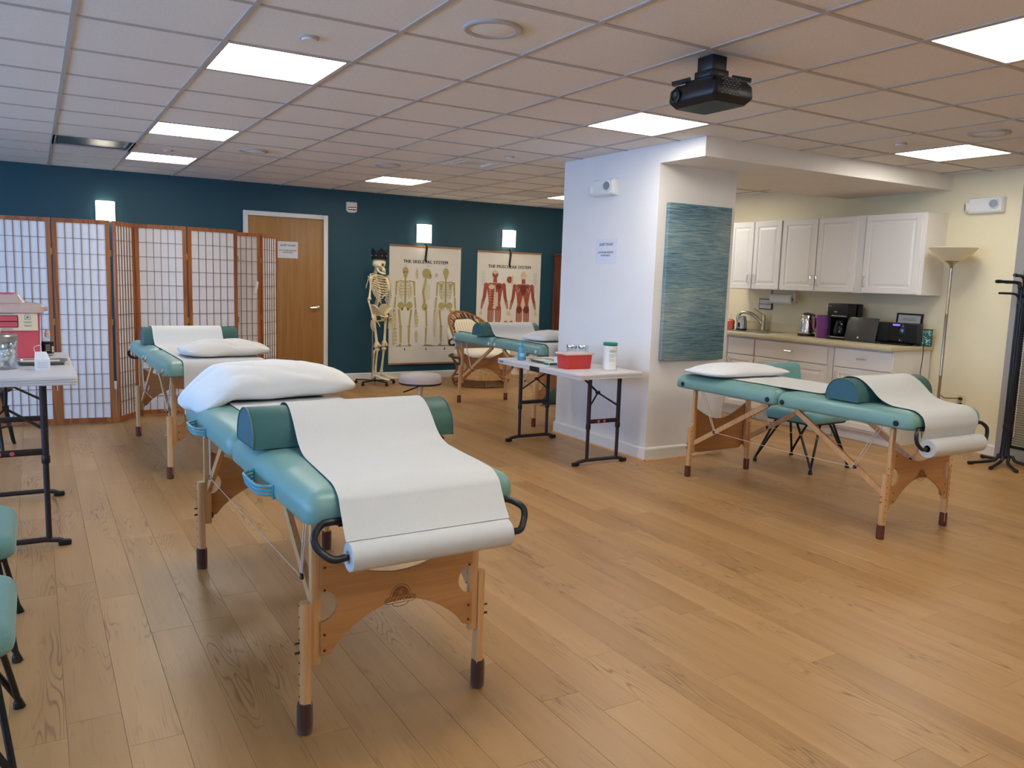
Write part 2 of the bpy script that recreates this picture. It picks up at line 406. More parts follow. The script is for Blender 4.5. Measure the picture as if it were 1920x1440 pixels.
M_stoolp = mat('stool_vinyl', '#b7a8a4', 0.45)
M_cush = mat('cream_cushion', '#e9dcc2', 0.9, bump=0.3, bscale=300)
M_gold = mat('wicker_pale', '#c79a62', 0.6, var=0.15, vscale=40)
M_disp = mat('blue_display', '#3d3aa8', 0.3, emit=(0.25, 0.22, 0.9), es=0.8)
M_navy = mat('navy_badge', '#22345e', 0.5)

def clear_glass(name, tint=(1, 1, 1), gl=0.08):
    m = bpy.data.materials.new(name); m.use_nodes = True; nt = m.node_tree
    for n in list(nt.nodes): nt.nodes.remove(n)
    o = nt.nodes.new('ShaderNodeOutputMaterial'); t = nt.nodes.new('ShaderNodeBsdfTransparent'); g = nt.nodes.new('ShaderNodeBsdfGlossy')
    t.inputs[0].default_value = (*tint, 1); g.inputs['Roughness'].default_value = 0.03
    mx = nt.nodes.new('ShaderNodeMixShader'); mx.inputs[0].default_value = gl
    nt.links.new(t.outputs[0], mx.inputs[1]); nt.links.new(g.outputs[0], mx.inputs[2]); nt.links.new(mx.outputs[0], o.inputs[0]); return m
M_pane = clear_glass('window_pane'); M_jar = clear_glass('jar_glass', (0.95, 0.98, 0.99), 0.14)
def shoji_paper():
    m = bpy.data.materials.new('shoji_paper'); m.use_nodes = True; nt = m.node_tree
    for n in list(nt.nodes): nt.nodes.remove(n)
    o = nt.nodes.new('ShaderNodeOutputMaterial'); d = nt.nodes.new('ShaderNodeBsdfDiffuse'); t = nt.nodes.new('ShaderNodeBsdfTranslucent')
    c = (*lin('#f7f4f6'), 1); d.inputs[0].default_value = c; t.inputs[0].default_value = c
    mx = nt.nodes.new('ShaderNodeMixShader'); mx.inputs[0].default_value = 0.18
    nt.links.new(d.outputs[0], mx.inputs[1]); nt.links.new(t.outputs[0], mx.inputs[2]); nt.links.new(mx.outputs[0], o.inputs[0]); return m
M_shoji = shoji_paper()
M_lampsh = shoji_paper(); M_lampsh.name = 'frosted_shade'; M_lampsh.node_tree.nodes['Mix Shader'].inputs[0].default_value = .5
for _n in M_lampsh.node_tree.nodes:
    if _n.type in ('BSDF_DIFFUSE', 'BSDF_TRANSLUCENT'): _n.inputs[0].default_value = (*lin('#f4ebd4'), 1)
def art_canvas():
    m = bpy.data.materials.new('art_canvas'); m.use_nodes = True; nt = m.node_tree; N = nt.nodes; L = nt.links
    b = N['Principled BSDF']; b.inputs['Roughness'].default_value = 0.6
    tc = N.new('ShaderNodeTexCoord'); mp = N.new('ShaderNodeMapping'); mp.inputs['Scale'].default_value = (3.0, 3.0, 95); L.new(tc.outputs['Object'], mp.inputs['Vector'])
    n = N.new('ShaderNodeTexNoise'); n.inputs['Scale'].default_value = 2.0; n.inputs['Detail'].default_value = 6; n.inputs['Roughness'].default_value = 0.75; n.inputs['Distortion'].default_value = 0.5
    L.new(mp.outputs[0], n.inputs['Vector'])
    n2 = N.new('ShaderNodeTexNoise'); n2.inputs['Scale'].default_value = 1.6; n2.inputs['Detail'].default_value = 2
    mp2 = N.new('ShaderNodeMapping'); mp2.inputs['Scale'].default_value = (0.8, 1, 1.6); L.new(tc.outputs['Object'], mp2.inputs['Vector']); L.new(mp2.outputs[0], n2.inputs['Vector'])
    ad = N.new('ShaderNodeMath'); ad.operation = 'MULTIPLY_ADD'; ad.inputs[1].default_value = 0.45; L.new(n2.outputs['Fac'], ad.inputs[0]); L.new(n.outputs['Fac'], ad.inputs[2])
    rp = N.new('ShaderNodeValToRGB'); cr = rp.color_ramp
    cr.elements[0].position = 0.50; cr.elements[0].color = (*lin('#1d3038'), 1); cr.elements[1].position = 0.98; cr.elements[1].color = (*lin('#c3c8b4'), 1)
    for p, c in ((0.60, '#3c5663'), (0.67, '#587a88'), (0.75, '#70888e'), (0.84, '#92a09a')):
        e = cr.elements.new(p); e.color = (*lin(c), 1)
    L.new(ad.outputs[0], rp.inputs[0]); L.new(rp.outputs[0], b.inputs['Base Color'])
    bp = N.new('ShaderNodeBump'); bp.inputs['Strength'].default_value = 0.6; bp.inputs['Distance'].default_value = 0.004
    L.new(n.outputs['Fac'], bp.inputs['Height']); L.new(bp.outputs[0], b.inputs['Normal']); return m
M_art = art_canvas()

# ------------------------------------------------------------------ floor: planks of 6 x 48 in, laid along y
slab = MB().box(XL, XR, YF, YB, -0.06, -0.012).build('floor', M_gap, smooth=None)
struct(slab, 'warm oak plank floor running toward the teal wall', 'floor')
PW, PL = 0.1515, 1.215
def plank_mesh(w, l):
    g, c, t = 0.0003, 0.0010, 0.0118
    m = MB(); x, y = w / 2 - g, l / 2 - g
    m.rings([[Vector((a * s1, b * s2, 0)) for s1, s2 in ((-1, -1), (1, -1), (1, 1), (-1, 1))] if False else [Vector((-a, -b, z)), Vector((a, -b, z)), Vector((a, b, z)), Vector((-a, b, z))]
             for a, b, z in ((x, y, -t), (x, y, -c * 0.7), (x - c, y - c, 0))])
    me = m.mesh('plank'); me.materials.append(M_floor); return me
_full = plank_mesh(PW, PL)
def pix(p):
    d = Vector(p) - CAM; z = d.dot(_f)
    if z < 0.15: return None
    return (960 + F_PX * d.dot(_r) / z, 720 - F_PX * d.dot(_u) / z, z)
cands = []
i0, i1 = math.floor(XL / PW), math.ceil(XR / PW)
KNOWN = {0: -0.354, -1: -1.356, 1: -0.79}
for i in range(i0, i1):
    off = KNOWN.get(i, R.uniform(0, PL))
    xa, xb = max(XL, i * PW), min(XR, (i + 1) * PW)
    if xb - xa < 0.01: continue
    k0 = math.floor((YF - off) / PL)
    for k in range(k0, k0 + 12):
        ya, yb = max(YF, off + k * PL), min(YB, off + (k + 1) * PL)
        if yb - ya < 0.02: continue
        sc = 0.0
        for t in (0.1, 0.3, 0.5, 0.7, 0.9):
            q = pix(((xa + xb) / 2, ya + (yb - ya) * t, 0))
            if q and -60 < q[0] < 1980 and -60 < q[1] < 1500: sc += (yb - ya) * (xb - xa) / q[2] ** 3
        cands.append((sc, xa, xb, ya, yb))
cands.sort(key=lambda c: -c[0])
rest = MB()
for n_, (sc, xa, xb, ya, yb) in enumerate(cands):
    w, l = xb - xa, yb - ya
    if n_ < 300 and sc > 0:
        me = _full if abs(w - PW) < 1e-4 and abs(l - PL) < 1e-4 else plank_mesh(w, l)
        share('plank', me, ((xa + xb) / 2, (ya + yb) / 2, 0), slab)
    else:
        rest.box(xa + 0.0006, xb - 0.0006, ya + 0.0006, yb - 0.0006, -0.0118, 0)
tag(rest.build('plank_field', M_floor, slab, smooth=None), kind='stuff')

# ------------------------------------------------------------------ ceiling: 2 ft lay-in tiles in a T-bar grid
ceil = MB().box(XL, XR, YF, YB, ZC + 0.03, ZC + 0.08).build('ceiling', M_tile, smooth=None)
struct(ceil, 'white suspended ceiling of square tiles in a T-bar grid', 'ceiling')
LIT = [(1, 0), (1, 4), (1, 7), (5, 0), (5, -4), (9, -1), (5, 7), (9, 7), (1, -4), (9, -5), (1, -8), (5, -8), (9, 4)]
DARKF = (0, 6); VENTS = [(5, 4), (8, 7)]
far_tiles = MB(); _t = MB(); h_ = TILE / 2 - 0.004
_t.box(-h_, h_, -h_, h_, 0.005, 0.022); _tm = _t.mesh('ceiling_tile'); _tm.materials.append(M_tile)
u0, u1, v0, v1 = math.floor(XL / TILE), math.ceil(XR / TILE), math.floor(YF / TILE), math.ceil(YB / TILE)
for u in range(u0, u1):
    for v in range(v0, v1):
        if (u, v) in LIT or (u, v) == DARKF or (u, v) in VENTS: continue
        xa, xb, ya, yb = max(XL, u * TILE), min(XR, (u + 1) * TILE), max(YF, v * TILE), min(YB, (v + 1) * TILE)
        if xb - xa < 0.02 or yb - ya < 0.02: continue
        _pv = [pix((x_, y_, ZC)) for x_ in (xa, xb) for y_ in (ya, yb)]
        if not any(q and -150 < q[0] < 2070 and -150 < q[1] < 1500 for q in _pv):
            far_tiles.box(xa + .003, xb - .003, ya + .003, yb - .003, ZC + .005, ZC + .022); continue
        if xb - xa > TILE - 1e-4 and yb - ya > TILE - 1e-4:
            share('ceiling_tile', _tm, ((xa + xb) / 2, (ya + yb) / 2, ZC), ceil)
        else:
            MB().box(xa + .003, xb - .003, ya + .003, yb - .003, ZC + .005, ZC + .022).build('ceiling_tile', M_tile, ceil, smooth=None)
tag(far_tiles.build('tile_field', M_tile, ceil, smooth=None), kind='stuff')
for u in range(u0, u1 + 1):
    x = u * TILE
    if XL < x < XR: MB().box(x - .012, x + .012, YF, YB, ZC, ZC + .012).build('grid_bar', M_grid, ceil, smooth=None)
for v in range(v0, v1 + 1):
    y = v * TILE
    if YF < y < YB: MB().box(XL, XR, y - .012, y + .012, ZC + .0005, ZC + .0115).build('cross_bar', M_grid, ceil, smooth=None)

# ------------------------------------------------------------------ walls
struct(MB().box(XL - .12, XR + .12, YB, YB + .12, -.06, ZC + .08).build('wall_back', M_teal, smooth=None), 'dark teal wall at the far end', 'wall')
struct(MB().box(XL - .12, XR + .12, YF - .12, YF, -.06, ZC + .08).build('wall_front', M_cream, smooth=None), 'cream wall behind the camera', 'wall')
# left wall with three daylight windows
m = MB(); ys = [YF] + [y for w in WINDOWS_L for y in w] + [YB]
for a, b in zip(ys[0::2], ys[1::2]): m.box(XL - .12, XL, a, b, -.06, ZC + .08)
for a, b in WINDOWS_L: m.box(XL - .12, XL, a, b, -.06, WZ0); m.box(XL - .12, XL, a, b, WZ1, ZC + .08)
struct(m.build('wall_left', M_cream, smooth=None), 'cream wall with daylight windows beside the chairs', 'wall')
for k, (a, b) in enumerate(WINDOWS_L):
    f = MB()
    f.box(XL - .09, XL - .03, a, a + .05, WZ0, WZ1).box(XL - .09, XL - .03, b - .05, b, WZ0, WZ1)
    f.box(XL - .09, XL - .03, a + .05, b - .05, WZ0, WZ0 + .05).box(XL - .09, XL - .03, a + .05, b - .05, WZ1 - .05, WZ1)
    f.box(XL - .08, XL - .04, (a + b) / 2 - .02, (a + b) / 2 + .02, WZ0 + .05, WZ1 - .05)
    wo = struct(f.build('window_%d' % (k + 2), M_greyfr, smooth=None), 'daylight window in the left wall', 'window')
    for y0, y1 in ((a + .05, (a + b) / 2 - .02), ((a + b) / 2 + .02, b - .05)):
        MB().box(XL - .062, XL - .056, y0, y1, WZ0 + .05, WZ1 - .05).build('pane', M_pane, wo, smooth=None)
# right wall, with the tall blind-covered window near the coat rack
WR0, WR1, WRZ = -3.2, -0.285, 2.30
m = MB().box(XR, XR + .12, YF, WR0, -.06, ZC + .08).box(XR, XR + .12, WR1, YB, -.06, ZC + .08).box(XR, XR + .12, WR0, WR1, WRZ, ZC + .08).box(XR, XR + .12, WR0, WR1, -.06, 0)
struct(m.build('wall_right', M_cream, smooth=None), 'cream wall behind the kitchen cabinets and floor lamp', 'wall')
f = MB(); FWD = 0.075
f.box(XR - .012, XR + .1, WR1 - FWD, WR1, 0, WRZ).box(XR - .012, XR + .1, WR0, WR0 + FWD, 0, WRZ)
f.box(XR - .012, XR + .1, WR0 + FWD, WR1 - FWD, 0, .09).box(XR - .012, XR + .1, WR0 + FWD, WR1 - FWD, WRZ - .07, WRZ)
f.box(XR, XR + .1, -1.78, -1.72, .09, WRZ - .07)
w1 = struct(f.build('window_1', M_greyfr, smooth=None), 'tall grey framed window covered by closed blinds', 'window')
for y0, y1 in ((WR0 + FWD, -1.78), (-1.72, WR1 - FWD)):
    MB().box(XR + .08, XR + .088, y0, y1, .09, WRZ - .07).build('pane', M_glassd, w1, smooth=None)
    s_ = MB(); z = .13
    while z < WRZ - .1:
        s_.bar((XR + .045, y0 + .035, z), (XR + .045, y1 - .03, z), 0.024, 0.0012, up=(0.75, 0, 0.66)); z += .0205
    tag(s_.build('blind_slats', M_blind, w1, smooth=None), kind='stuff')
    MB().box(XR + .03, XR + .06, y0 + .03, y1 - .03, WRZ - .1, WRZ - .07).build('blind_headrail', M_blind, w1, smooth=None)
    MB().tube([(XR + .03, y1 - .045, .2), (XR + .03, y1 - .045, WRZ - .08)], .0025, 6).build('blind_cord', M_white, w1)
# pillar and soffit
PX0, PX1, PY0, PY1 = 3.915, 4.72, 0.81, 2.09
SOF_Y0, SOF_Y1, SOF_Z = 0.335, 1.43, 2.29
struct(MB().box(PX0, PX1, PY0, PY1, 0, ZC + .004).build('wall_pillar', M_white_p, smooth=None), 'square white pillar carrying the blue canvas', 'pillar')
struct(MB().box(PX0, XR, SOF_Y0, PY0, SOF_Z, ZC + .004).box(PX1, XR, PY0, SOF_Y1, SOF_Z, ZC + .004).build('ceiling_soffit', M_white_p, smooth=None), 'boxed soffit between the pillar and the right wall', 'soffit')
# baseboards with a wood shoe strip
def baseboard(name, p0, p1, n):
    p0, p1, n = Vector((*p0, 0)), Vector((*p1, 0)), Vector((*n, 0))
    prof = [(0, 0.012), (0.013, 0.012), (0.013, 0.088), (0.009, 0.098), (0.004, 0.104), (0, 0.104)]
    m = MB(); k = len(prof)
    m.add([p + n * a + Vector((0, 0, z)) for p in (p0, p1) for a, z in prof], [(i, (i + 1) % k, k + (i + 1) % k, k + i) for i in range(k)] + [tuple(range(k)), tuple(range(2 * k - 1, k - 1, -1))])
    o = struct(m.build(name, M_trim, smooth=None))
    s = MB(); prof = [(0, 0.0), (0.024, 0.0), (0.022, 0.008), (0.013, 0.013), (0, 0.013)]; k = len(prof)
    s.add([p + n * a + Vector((0, 0, z)) for p in (p0, p1) for a, z in prof], [(i, (i + 1) % k, k + (i + 1) % k, k + i) for i in range(k)] + [tuple(range(k)), tuple(range(2 * k - 1, k - 1, -1))])
    s.build('shoe_strip', M_beech, o, smooth=None)
    return o
baseboard('baseboard_pillar_left', (PX0, PY0 - .013), (PX0, PY1 + .013), (-1, 0))
baseboard('baseboard_pillar_front', (PX0, PY0), (PX1, PY0), (0, -1))
baseboard('baseboard_back_right', (3.03, YB), (XR, YB), (0, -1))
baseboard('baseboard_back_left', (XL, YB), (1.98, YB), (0, -1))
baseboard('baseboard_right', (XR, WR1), (XR, 0.33), (-1, 0))
baseboard('baseboard_left', (XL, YF), (XL, YB), (1, 0))
# door in the teal wall
DX0, DX1, DZ = 2.045, 2.965, 2.045
c = MB()
for a, b, z0, z1 in ((DX0 - .055, DX0, 0, DZ + .055), (DX1, DX1 + .055, 0, DZ + .055), (DX0, DX1, DZ, DZ + .055)):
    c.cbox(a, b, YB - .035, YB, z0, z1, .004)
d1 = struct(c.build('door_1', M_trim), 'wooden door in a white casing with a quiet sign', 'door')
MB().cbox(DX0 + .004, DX1 - .004, YB - .022, YB, .008, DZ - .004, .003).build('door_leaf', M_door, d1)
h = MB().lathe([(.026, 0), (.026, .006), (.012, .01), (.011, .05), (0, .052)], 16, Matrix.Translation((DX1 - .075, YB - .022, .955)) @ Matrix.Rotation(pi / 2, 4, 'X'))
h.tube([(DX1 - .075, YB - .068, .955), (DX1 - .10, YB - .072, .957), (DX1 - .185, YB - .068, .95)], [.011, .011, .009], 8)
h.build('door_handle', M_chrome, d1)
# ------------------------------------------------------------------ ceiling fixtures
LIT_LABEL = {
    (1, 0): 'large lit ceiling panel at upper left, above the near massage table',
    (1, 4): 'lit ceiling panel between the other two in the left row',
    (1, 7): 'lit ceiling panel farthest along the left row, beside the dark louver',
    (5, 0): 'lit ceiling panel just in front of the white pillar',
    (5, -4): 'lit ceiling panel cut by the right edge at upper right',
    (9, -1): 'lit ceiling panel above the soffit side near the right wall',
    (5, 7): 'small lit ceiling panel above the skeleton chart',
    (9, 7): 'lit ceiling panel half hidden behind the white pillar',
}
for (u, v) in LIT:
    cx, cy = (u + .5) * TILE, (v + .5) * TILE
    hidden = (u, v) not in LIT_LABEL
    t = thing('ceiling_light', LIT_LABEL.get((u, v), 'lit ceiling panel outside the picture'), 'ceiling light', (cx, cy, ZC), group='lit square ceiling panels')
    fr = MB(); a, b = .293, .281
    for s1 in (-1, 1):
        fr.box(s1 * (a + b) / 2 - (a - b) / 2, s1 * (a + b) / 2 + (a - b) / 2, -a, a, .001, .02)
        fr.box(-b, b, s1 * (a + b) / 2 - (a - b) / 2, s1 * (a + b) / 2 + (a - b) / 2, .001, .02)
    fr.box(-a, a, -a, a, .02, .028)
    fr.build('frame', M_grid, t, smooth=None)
    MB().box(-b, b, -b, b, .004, .012).build('diffuser', M_lamp, t, smooth=None)
# unlit metal louver fixture
t = thing('louver_light', 'unlit shiny metal louver fixture in the ceiling beside the lit panels', 'ceiling light', ((DARKF[0] + .5) * TILE, (DARKF[1] + .5) * TILE, ZC))
m = MB(); a = .295
for s1 in (-1, 1):
    m.box(s1 * a - .012, s1 * a + .012, -a - .012, a + .012, 0.0, .02); m.box(-a + .012, a - .012, s1 * a - .012, s1 * a + .012, 0.0, .02)
m.build('frame', M_grid, t, smooth=None)
MB().grid(lambda p, q: Vector((-.28 + .56 * p, -.28 + .56 * q, .0265 - .018 * (2 * q - 1) ** 2)), 2, 12).build('reflector', M_steel, t, smooth=60)
m = MB()
for s1 in (-1, 1): m.bar((s1 * .26, -.26, .012), (s1 * .26, .26, .012), .012, .02)
tag(m.build('end_plate', M_chrome, t, smooth=None), kind='stuff')
# air diffusers
for k, ((u, v), lab) in enumerate(zip(VENTS, ('flat pale air diffuser panel in the ceiling left of the pillar', 'grey louvered return air grille in the ceiling beside the pillar top'))):
    t = thing('air_vent', lab, 'vent', ((u + .5) * TILE, (v + .5) * TILE, ZC))
    if k == 0:
        m = MB()
        for i, w in enumerate((.29, .22, .15)):
            for s1 in (-1, 1):
                m.box(s1 * w - .02, s1 * w + .02, -w - .02, w + .02, .003 - .002 * i, .012); m.box(-w + .02, w - .02, s1 * w - .02, s1 * w + .02, .003 - .002 * i, .012)
        m.build('cone', M_white, t, smooth=None)
        MB().box(-.28, .28, -.28, .28, .012, .02).build('backing', M_offw, t, smooth=None)
    else:
        m = MB()
        for s1 in (-1, 1):
            m.box(s1 * .29 - .012, s1 * .29 + .012, -.302, .302, 0, .012); m.box(-.278, .278, s1 * .29 - .012, s1 * .29 + .012, 0, .012)
        m.build('frame', M_grid, t, smooth=None)
        m = MB()
        for i in range(18): m.bar((-.28, -.27 + i * .0318, .008), (.28, -.27 + i * .0318, .008), .022, .002, up=(0, .6, .8))
        m.build('louver', M_offw, t, smooth=None)
        MB().box(-.28, .28, -.28, .28, .02, .026).build('backing', M_dark, t, smooth=None)
for (x, y), lab in (((1.515, -.896), 'large round ceiling speaker grille at top center'), ((1.513, 3.393), 'small round ceiling speaker right of the middle left light panel'),
                    ((2.768, 3.409), 'round ceiling speaker just left of the small far light panel'), ((5.201, -.91), 'round ceiling speaker above the right wall light panel')):
    t = thing('ceiling_speaker', lab, 'speaker', (x, y, ZC), group='round ceiling speakers')
    MB().lathe([(.125, .006), (.125, -.004), (.118, -.008), (.098, -.006), (.097, .004)], 32).build('rim', M_grid, t)
    MB().lathe([(.097, -.002), (.06, -.006), (0.0, -.008)], 28).build('grille', M_tile, t)
for (x, y), lab in (((.916, -.287), 'small white sprinkler cap in the tile beside the upper left light'), ((.891, 3.917), 'small dark sprinkler cap between the two far left light panels'),
                    ((5.148, -.315), 'sprinkler cap left of the light panel near the right wall'), ((3.382, 2.161), 'sprinkler cap in the ceiling left of the pillar top')):
    t = thing('sprinkler', lab, 'sprinkler', (x, y, ZC), group='sprinkler caps')
    MB().lathe([(.045, .006), (.045, 0), (.04, -.004), (.036, -.004)], 24).build('ring', M_grid, t)
    MB().lathe([(.034, .002), (.034, -.008), (.03, -.011), (0, -.011)], 24).build('cap', M_white, t)
# ceiling projector
t = thing('projector', 'black ceiling projector hanging near the upper middle', 'projector', (2.53, -1.14, ZC))
b = MB(); zb, zt = -.225, -.125
loops = []
for ins, z in ((.024, zb), (.005, zb + .022), (0, zb + .032), (.004, zt - .02), (.02, zt)):
    loops.append([Vector((x, y, z)) for x, y in rrect(-.12 + ins, .12 - ins, -.155 + ins, .155 - ins, .018, 3)])
body = b.rings(loops).build('body', M_blackp, t)
g = MB()
for r_ in range(8):
    for c_ in range(5):
        x = -.075 + c_ * .022 + (.011 if r_ % 2 else 0); g.box(x - .008, x + .008, -.1562, -.154, zb + .03 + r_ * .0095, zb + .0355 + r_ * .0095)
tag(g.build('vent_grille', mat('grille_grey', '#3c3c3e', .5), t, smooth=None), kind='stuff')
MB().lathe([(.03, 0), (.03, .012), (.024, .014), (.02, .008), (0, .004)], 20, Matrix.Translation((-.1165, .095, zb + .052)) @ Matrix.Rotation(-pi / 2, 4, 'Y')).build('lens', M_blackp, t)
p = MB()
p.cbox(-.075, .075, -.09, .09, zt - .002, zt + .022, .004)
for s1 in (-1, 1):
    for s2 in (-1, 1): p.bar((s1 * .06, s2 * .07, zt + .03), (s1 * .115, s2 * .135, zt + .012), .03, .016)
p.cbox(-.05, .05, -.06, .06, zt + .03, zt + .06, .004); p.cyl((0, 0, zt + .02), (0, 0, zt + .07), .025, 16)
p.build('mount_arms', M_black, t)
MB().cbox(-.045, .045, -.05, .05, -.07, -.001, .006).build('ceiling_plate', M_black, t)

# ------------------------------------------------------------------ emergency lights
M_lens = mat('lamp_lens', '#7d7f7c', .45, metal=.4)
def emergency(label, loc, rz, right=False):
    """housing faces local -y; 0.30 long"""
    t = thing('emergency_light', label, 'emergency light', loc, rz)
    m = MB(); loops = []
    for ins, y in ((0, 0), (0, -.03), (.006, -.05), (.02, -.062)):
        loops.append([Vector((x, y, z)) for x, z in rrect(-.15 + ins, .15 - ins, -.068 + ins, .068 - ins * .6, .012, 3)])
    m.rings(loops).build('housing', M_white, t)
    for s1, ax_ in ((1, Vector((.25, -1, -.05))), (-1, Vector((-.9, -.75, -.1)))):
        ax_ = ax_.normalized(); M = Matrix.Translation(Vector((s1 * .085 if s1 > 0 else -.155, -.066 if s1 > 0 else -.045, .006 if s1 > 0 else -.01))) @ ax_.to_track_quat('Z', 'Y').to_matrix().to_4x4()
        hd = MB().lathe([(.042, -.03), (.044, 0), (.042, .014), (.034, .018), (.031, .014)], 24, M).build('lamp_head', M_white, t)
        MB().lathe([(.034, .0185), (.028, .013), (.012, .012), (.009, .016), (0, .017)], 20, M).build('lens', M_lens, hd)
    return t
emergency('white emergency light high on the pillar side', (PX0, 1.45, 2.155), -pi / 2)
emergency('white emergency light on the cream wall above the floor lamp', (XR, -.005, 2.14), -pi / 2)

# ------------------------------------------------------------------ paper signs
def sign(label, org, right, nrm, w, h):
    org, right, nrm = Vector(org), Vector(right), Vector(nrm); up = Vector((0, 0, 1))
    t = thing('paper_sign', label, 'sign', org, group='printed quiet notices')
    z = Vector((0, 0, 0)); fn = lambda a, b, d: right * a + up * b + nrm * d
    MB().prism([(-w / 2, -h / 2), (w / 2, -h / 2), (w / 2, h / 2), (-w / 2, h / 2)], fn, .0005, .0015).build('sheet', mat_sign, t, smooth=None)
    m = MB(); e = nrm * .0022
    text_into(m, 'QUIET PLEASE', .030, e + up * h * .27, right, up, shear=.25, bold=.0006)
    text_into(m, 'BODYWORK SESSIONS', .0205, e - up * h * .04, right, up, bold=.0004)
    text_into(m, 'IN PROGRESS', .0205, e - up * h * .16, right, up, bold=.0004)
    m.build('lettering', M_ink, t, smooth=None)
mat_sign = mat('sign_paper', '#e2e0e6', .6)
sign('white quiet notice taped to the pillar side', (PX0, 1.438, 1.64), (0, -1, 0), (-1, 0, 0), .285, .21)
sign('white quiet notice taped to the wooden door', (2.517, YB - .0225, 1.655), (1, 0, 0), (0, -1, 0), .25, .2)
# small beige device on the teal wall
t = thing('wall_alarm', 'small beige alarm device high on the teal wall right of the door', 'alarm', (3.327, YB, 2.222))
m = MB(); m.prism(rrect(-.068, .068, -.045, .065, .008, 3), lambda a, b, d: Vector((a, d, b)), -.035, 0)
m.prism([(-.066, -.045)] + arc(0, -.045, .066, pi, 2 * pi, 10, .02)[1:-1] + [(.066, -.045)], lambda a, b, d: Vector((a, d, b)), -.035, 0)
m.build('housing', M_offw, t)
MB().prism(rrect(-.052, .062, -.032, .004, .01, 3), lambda a, b, d: Vector((a, d, b)), -.037, -.033).build('lens_surround', M_dark, t)
m = MB()
for x in (-.038, -.018, .004, .028, .048): m.cbox(x - .009, x + .009, -.041, -.036, -.025, -.004, .002)
m.build('strobe_lens', M_chrome, t)

# ------------------------------------------------------------------ sconces
def sconce(label, x, z0, z1, w=.2):
    t = thing('wall_sconce', label, 'sconce', (x, YB, (z0 + z1) / 2), group='glowing wall sconces')
    h = (z1 - z0) / 2
    MB().box(-w * .35, w * .35, -.02, 0, -h * .7, h * .7).build('back_plate', M_steel, t, smooth=None)
    n = 12; pts = [(-w / 2 + w * k / n, -.025 - .07 * sqrt(max(0, 1 - (2 * k / n - 1) ** 2))) for k in range(n + 1)]
    inn = [(a * .97, b + .004) for a, b in pts][::-1]
    MB().prism(pts + inn, lambda a, b, d: Vector((a, b, d)), -h, h).build('glass_shade', M_sconce, t, smooth=50)
    m = MB().cyl((0, -.02, -h * .3), (0, -.03, -h * .3), .012, 10)
    for s1 in (-1, 1): m.box(s1 * w * .47 - .004, s1 * w * .47 + .004, -.03, -.001, -h * .9, h * .9)
    m.build('bracket', M_steel, t)
sconce('glowing white sconce above the folding screen', .525, 1.875, 2.09, .19)
sconce('glowing white sconce above the skeletal chart', 4.335, 1.83, 2.068, .215)
sconce('glowing white sconce above the muscular chart', 5.645, 1.834, 2.067, .21)

# ------------------------------------------------------------------ wall charts
class Print:
    """flat print on a chart: shapes in chart coordinates (x right, z up)"""
    def __init__(s, y): s.y = y; s.l = {}; s.n = 0
    def mb(s, m): return s.l.setdefault(m.name, (MB(), m))[0]
    def lay(s, m): s.n += 1; return -s.n * .00002
    def poly(s, m, pts):
        d = s.lay(m); s.mb(m).add([Vector((a, s.y + d, b)) for a, b in pts], [tuple(range(len(pts)))])
    def ell(s, m, x, z, rx, rz, rot=0, n=14):
        s.poly(m, [(x + rx * cos(2 * pi * k / n) * cos(rot) - rz * sin(2 * pi * k / n) * sin(rot), z + rx * cos(2 * pi * k / n) * sin(rot) + rz * sin(2 * pi * k / n) * cos(rot)) for k in range(n)])
    def line(s, m, pts, w):
        ws = w if isinstance(w, (list, tuple)) else [w] * len(pts); d = s.lay(m); L = []; Rr = []
        for i, p in enumerate(pts):
            a = pts[max(i - 1, 0)]; b = pts[min(i + 1, len(pts) - 1)]; dx, dz = b[0] - a[0], b[1] - a[1]; q = sqrt(dx * dx + dz * dz) or 1
            nx, nz = -dz / q * ws[i] / 2, dx / q * ws[i] / 2
            L.append(Vector((p[0] + nx, s.y + d, p[1] + nz))); Rr.append(Vector((p[0] - nx, s.y + d, p[1] - nz)))
        n = len(pts); s.mb(m).add(L + Rr, [(i, i + 1, n + i + 1, n + i) for i in range(n - 1)])
    def emit(s, parent):
        for i, (k, (b, m)) in enumerate(s.l.items()): tag(b.build('print_' + k.replace('ink_', ''), m, parent, smooth=None), kind='stuff')
I_bone = mat('ink_bone', '#b9a566', .7); I_boned = mat('ink_bone_dark', '#7d6c36', .7); I_pale = mat('ink_pale_bone', '#d6c48c', .7)
I_mus = mat('ink_muscle', '#a5533c', .7); I_musd = mat('ink_muscle_dark', '#7a3426', .7); I_ten = mat('ink_tendon', '#dcc3a4', .7)
CW, CH = 1.05, 1.57
def chart(name, label, x, z, title, tw):
    t = thing(name, label, 'chart', (x, YB, z))
    MB().grid(lambda p, q: Vector((-CW / 2 + CW * p, -.006 - .002 * sin(pi * p), -CH / 2 + CH * q)), 6, 2).grid(lambda p, q: Vector((-CW / 2 + CW * p, -.004, -CH / 2 + CH * q)), 6, 2).build('sheet', M_screenp, t, smooth=None)
    for s1 in (-1, 1):
        MB().cbox(-CW / 2 - .004, CW / 2 + .004, -.02, -.001, s1 * CH / 2 - .011, s1 * CH / 2 + .011, .003).build('wooden_rod', M_rod, t)
    m = MB(); text_into(m, title, tw, (0, -.0095, CH / 2 - .205), (1, 0, 0), (0, 0, 1), bold=.0016, space=1.05); m.build('title_lettering', M_ink, t, smooth=None)
    st = MB().tube(catmull([(-.01, -.012, CH / 2 + .055), (.0, -.022, CH / 2 + .02), (-.004, -.026, CH / 2 - .06), (-.012, -.02, CH / 2 - .17), (.006, -.022, CH / 2 - .2)], 4), .014, 6)
    st.build('hanging_strap', M_blackp, t)
    return t
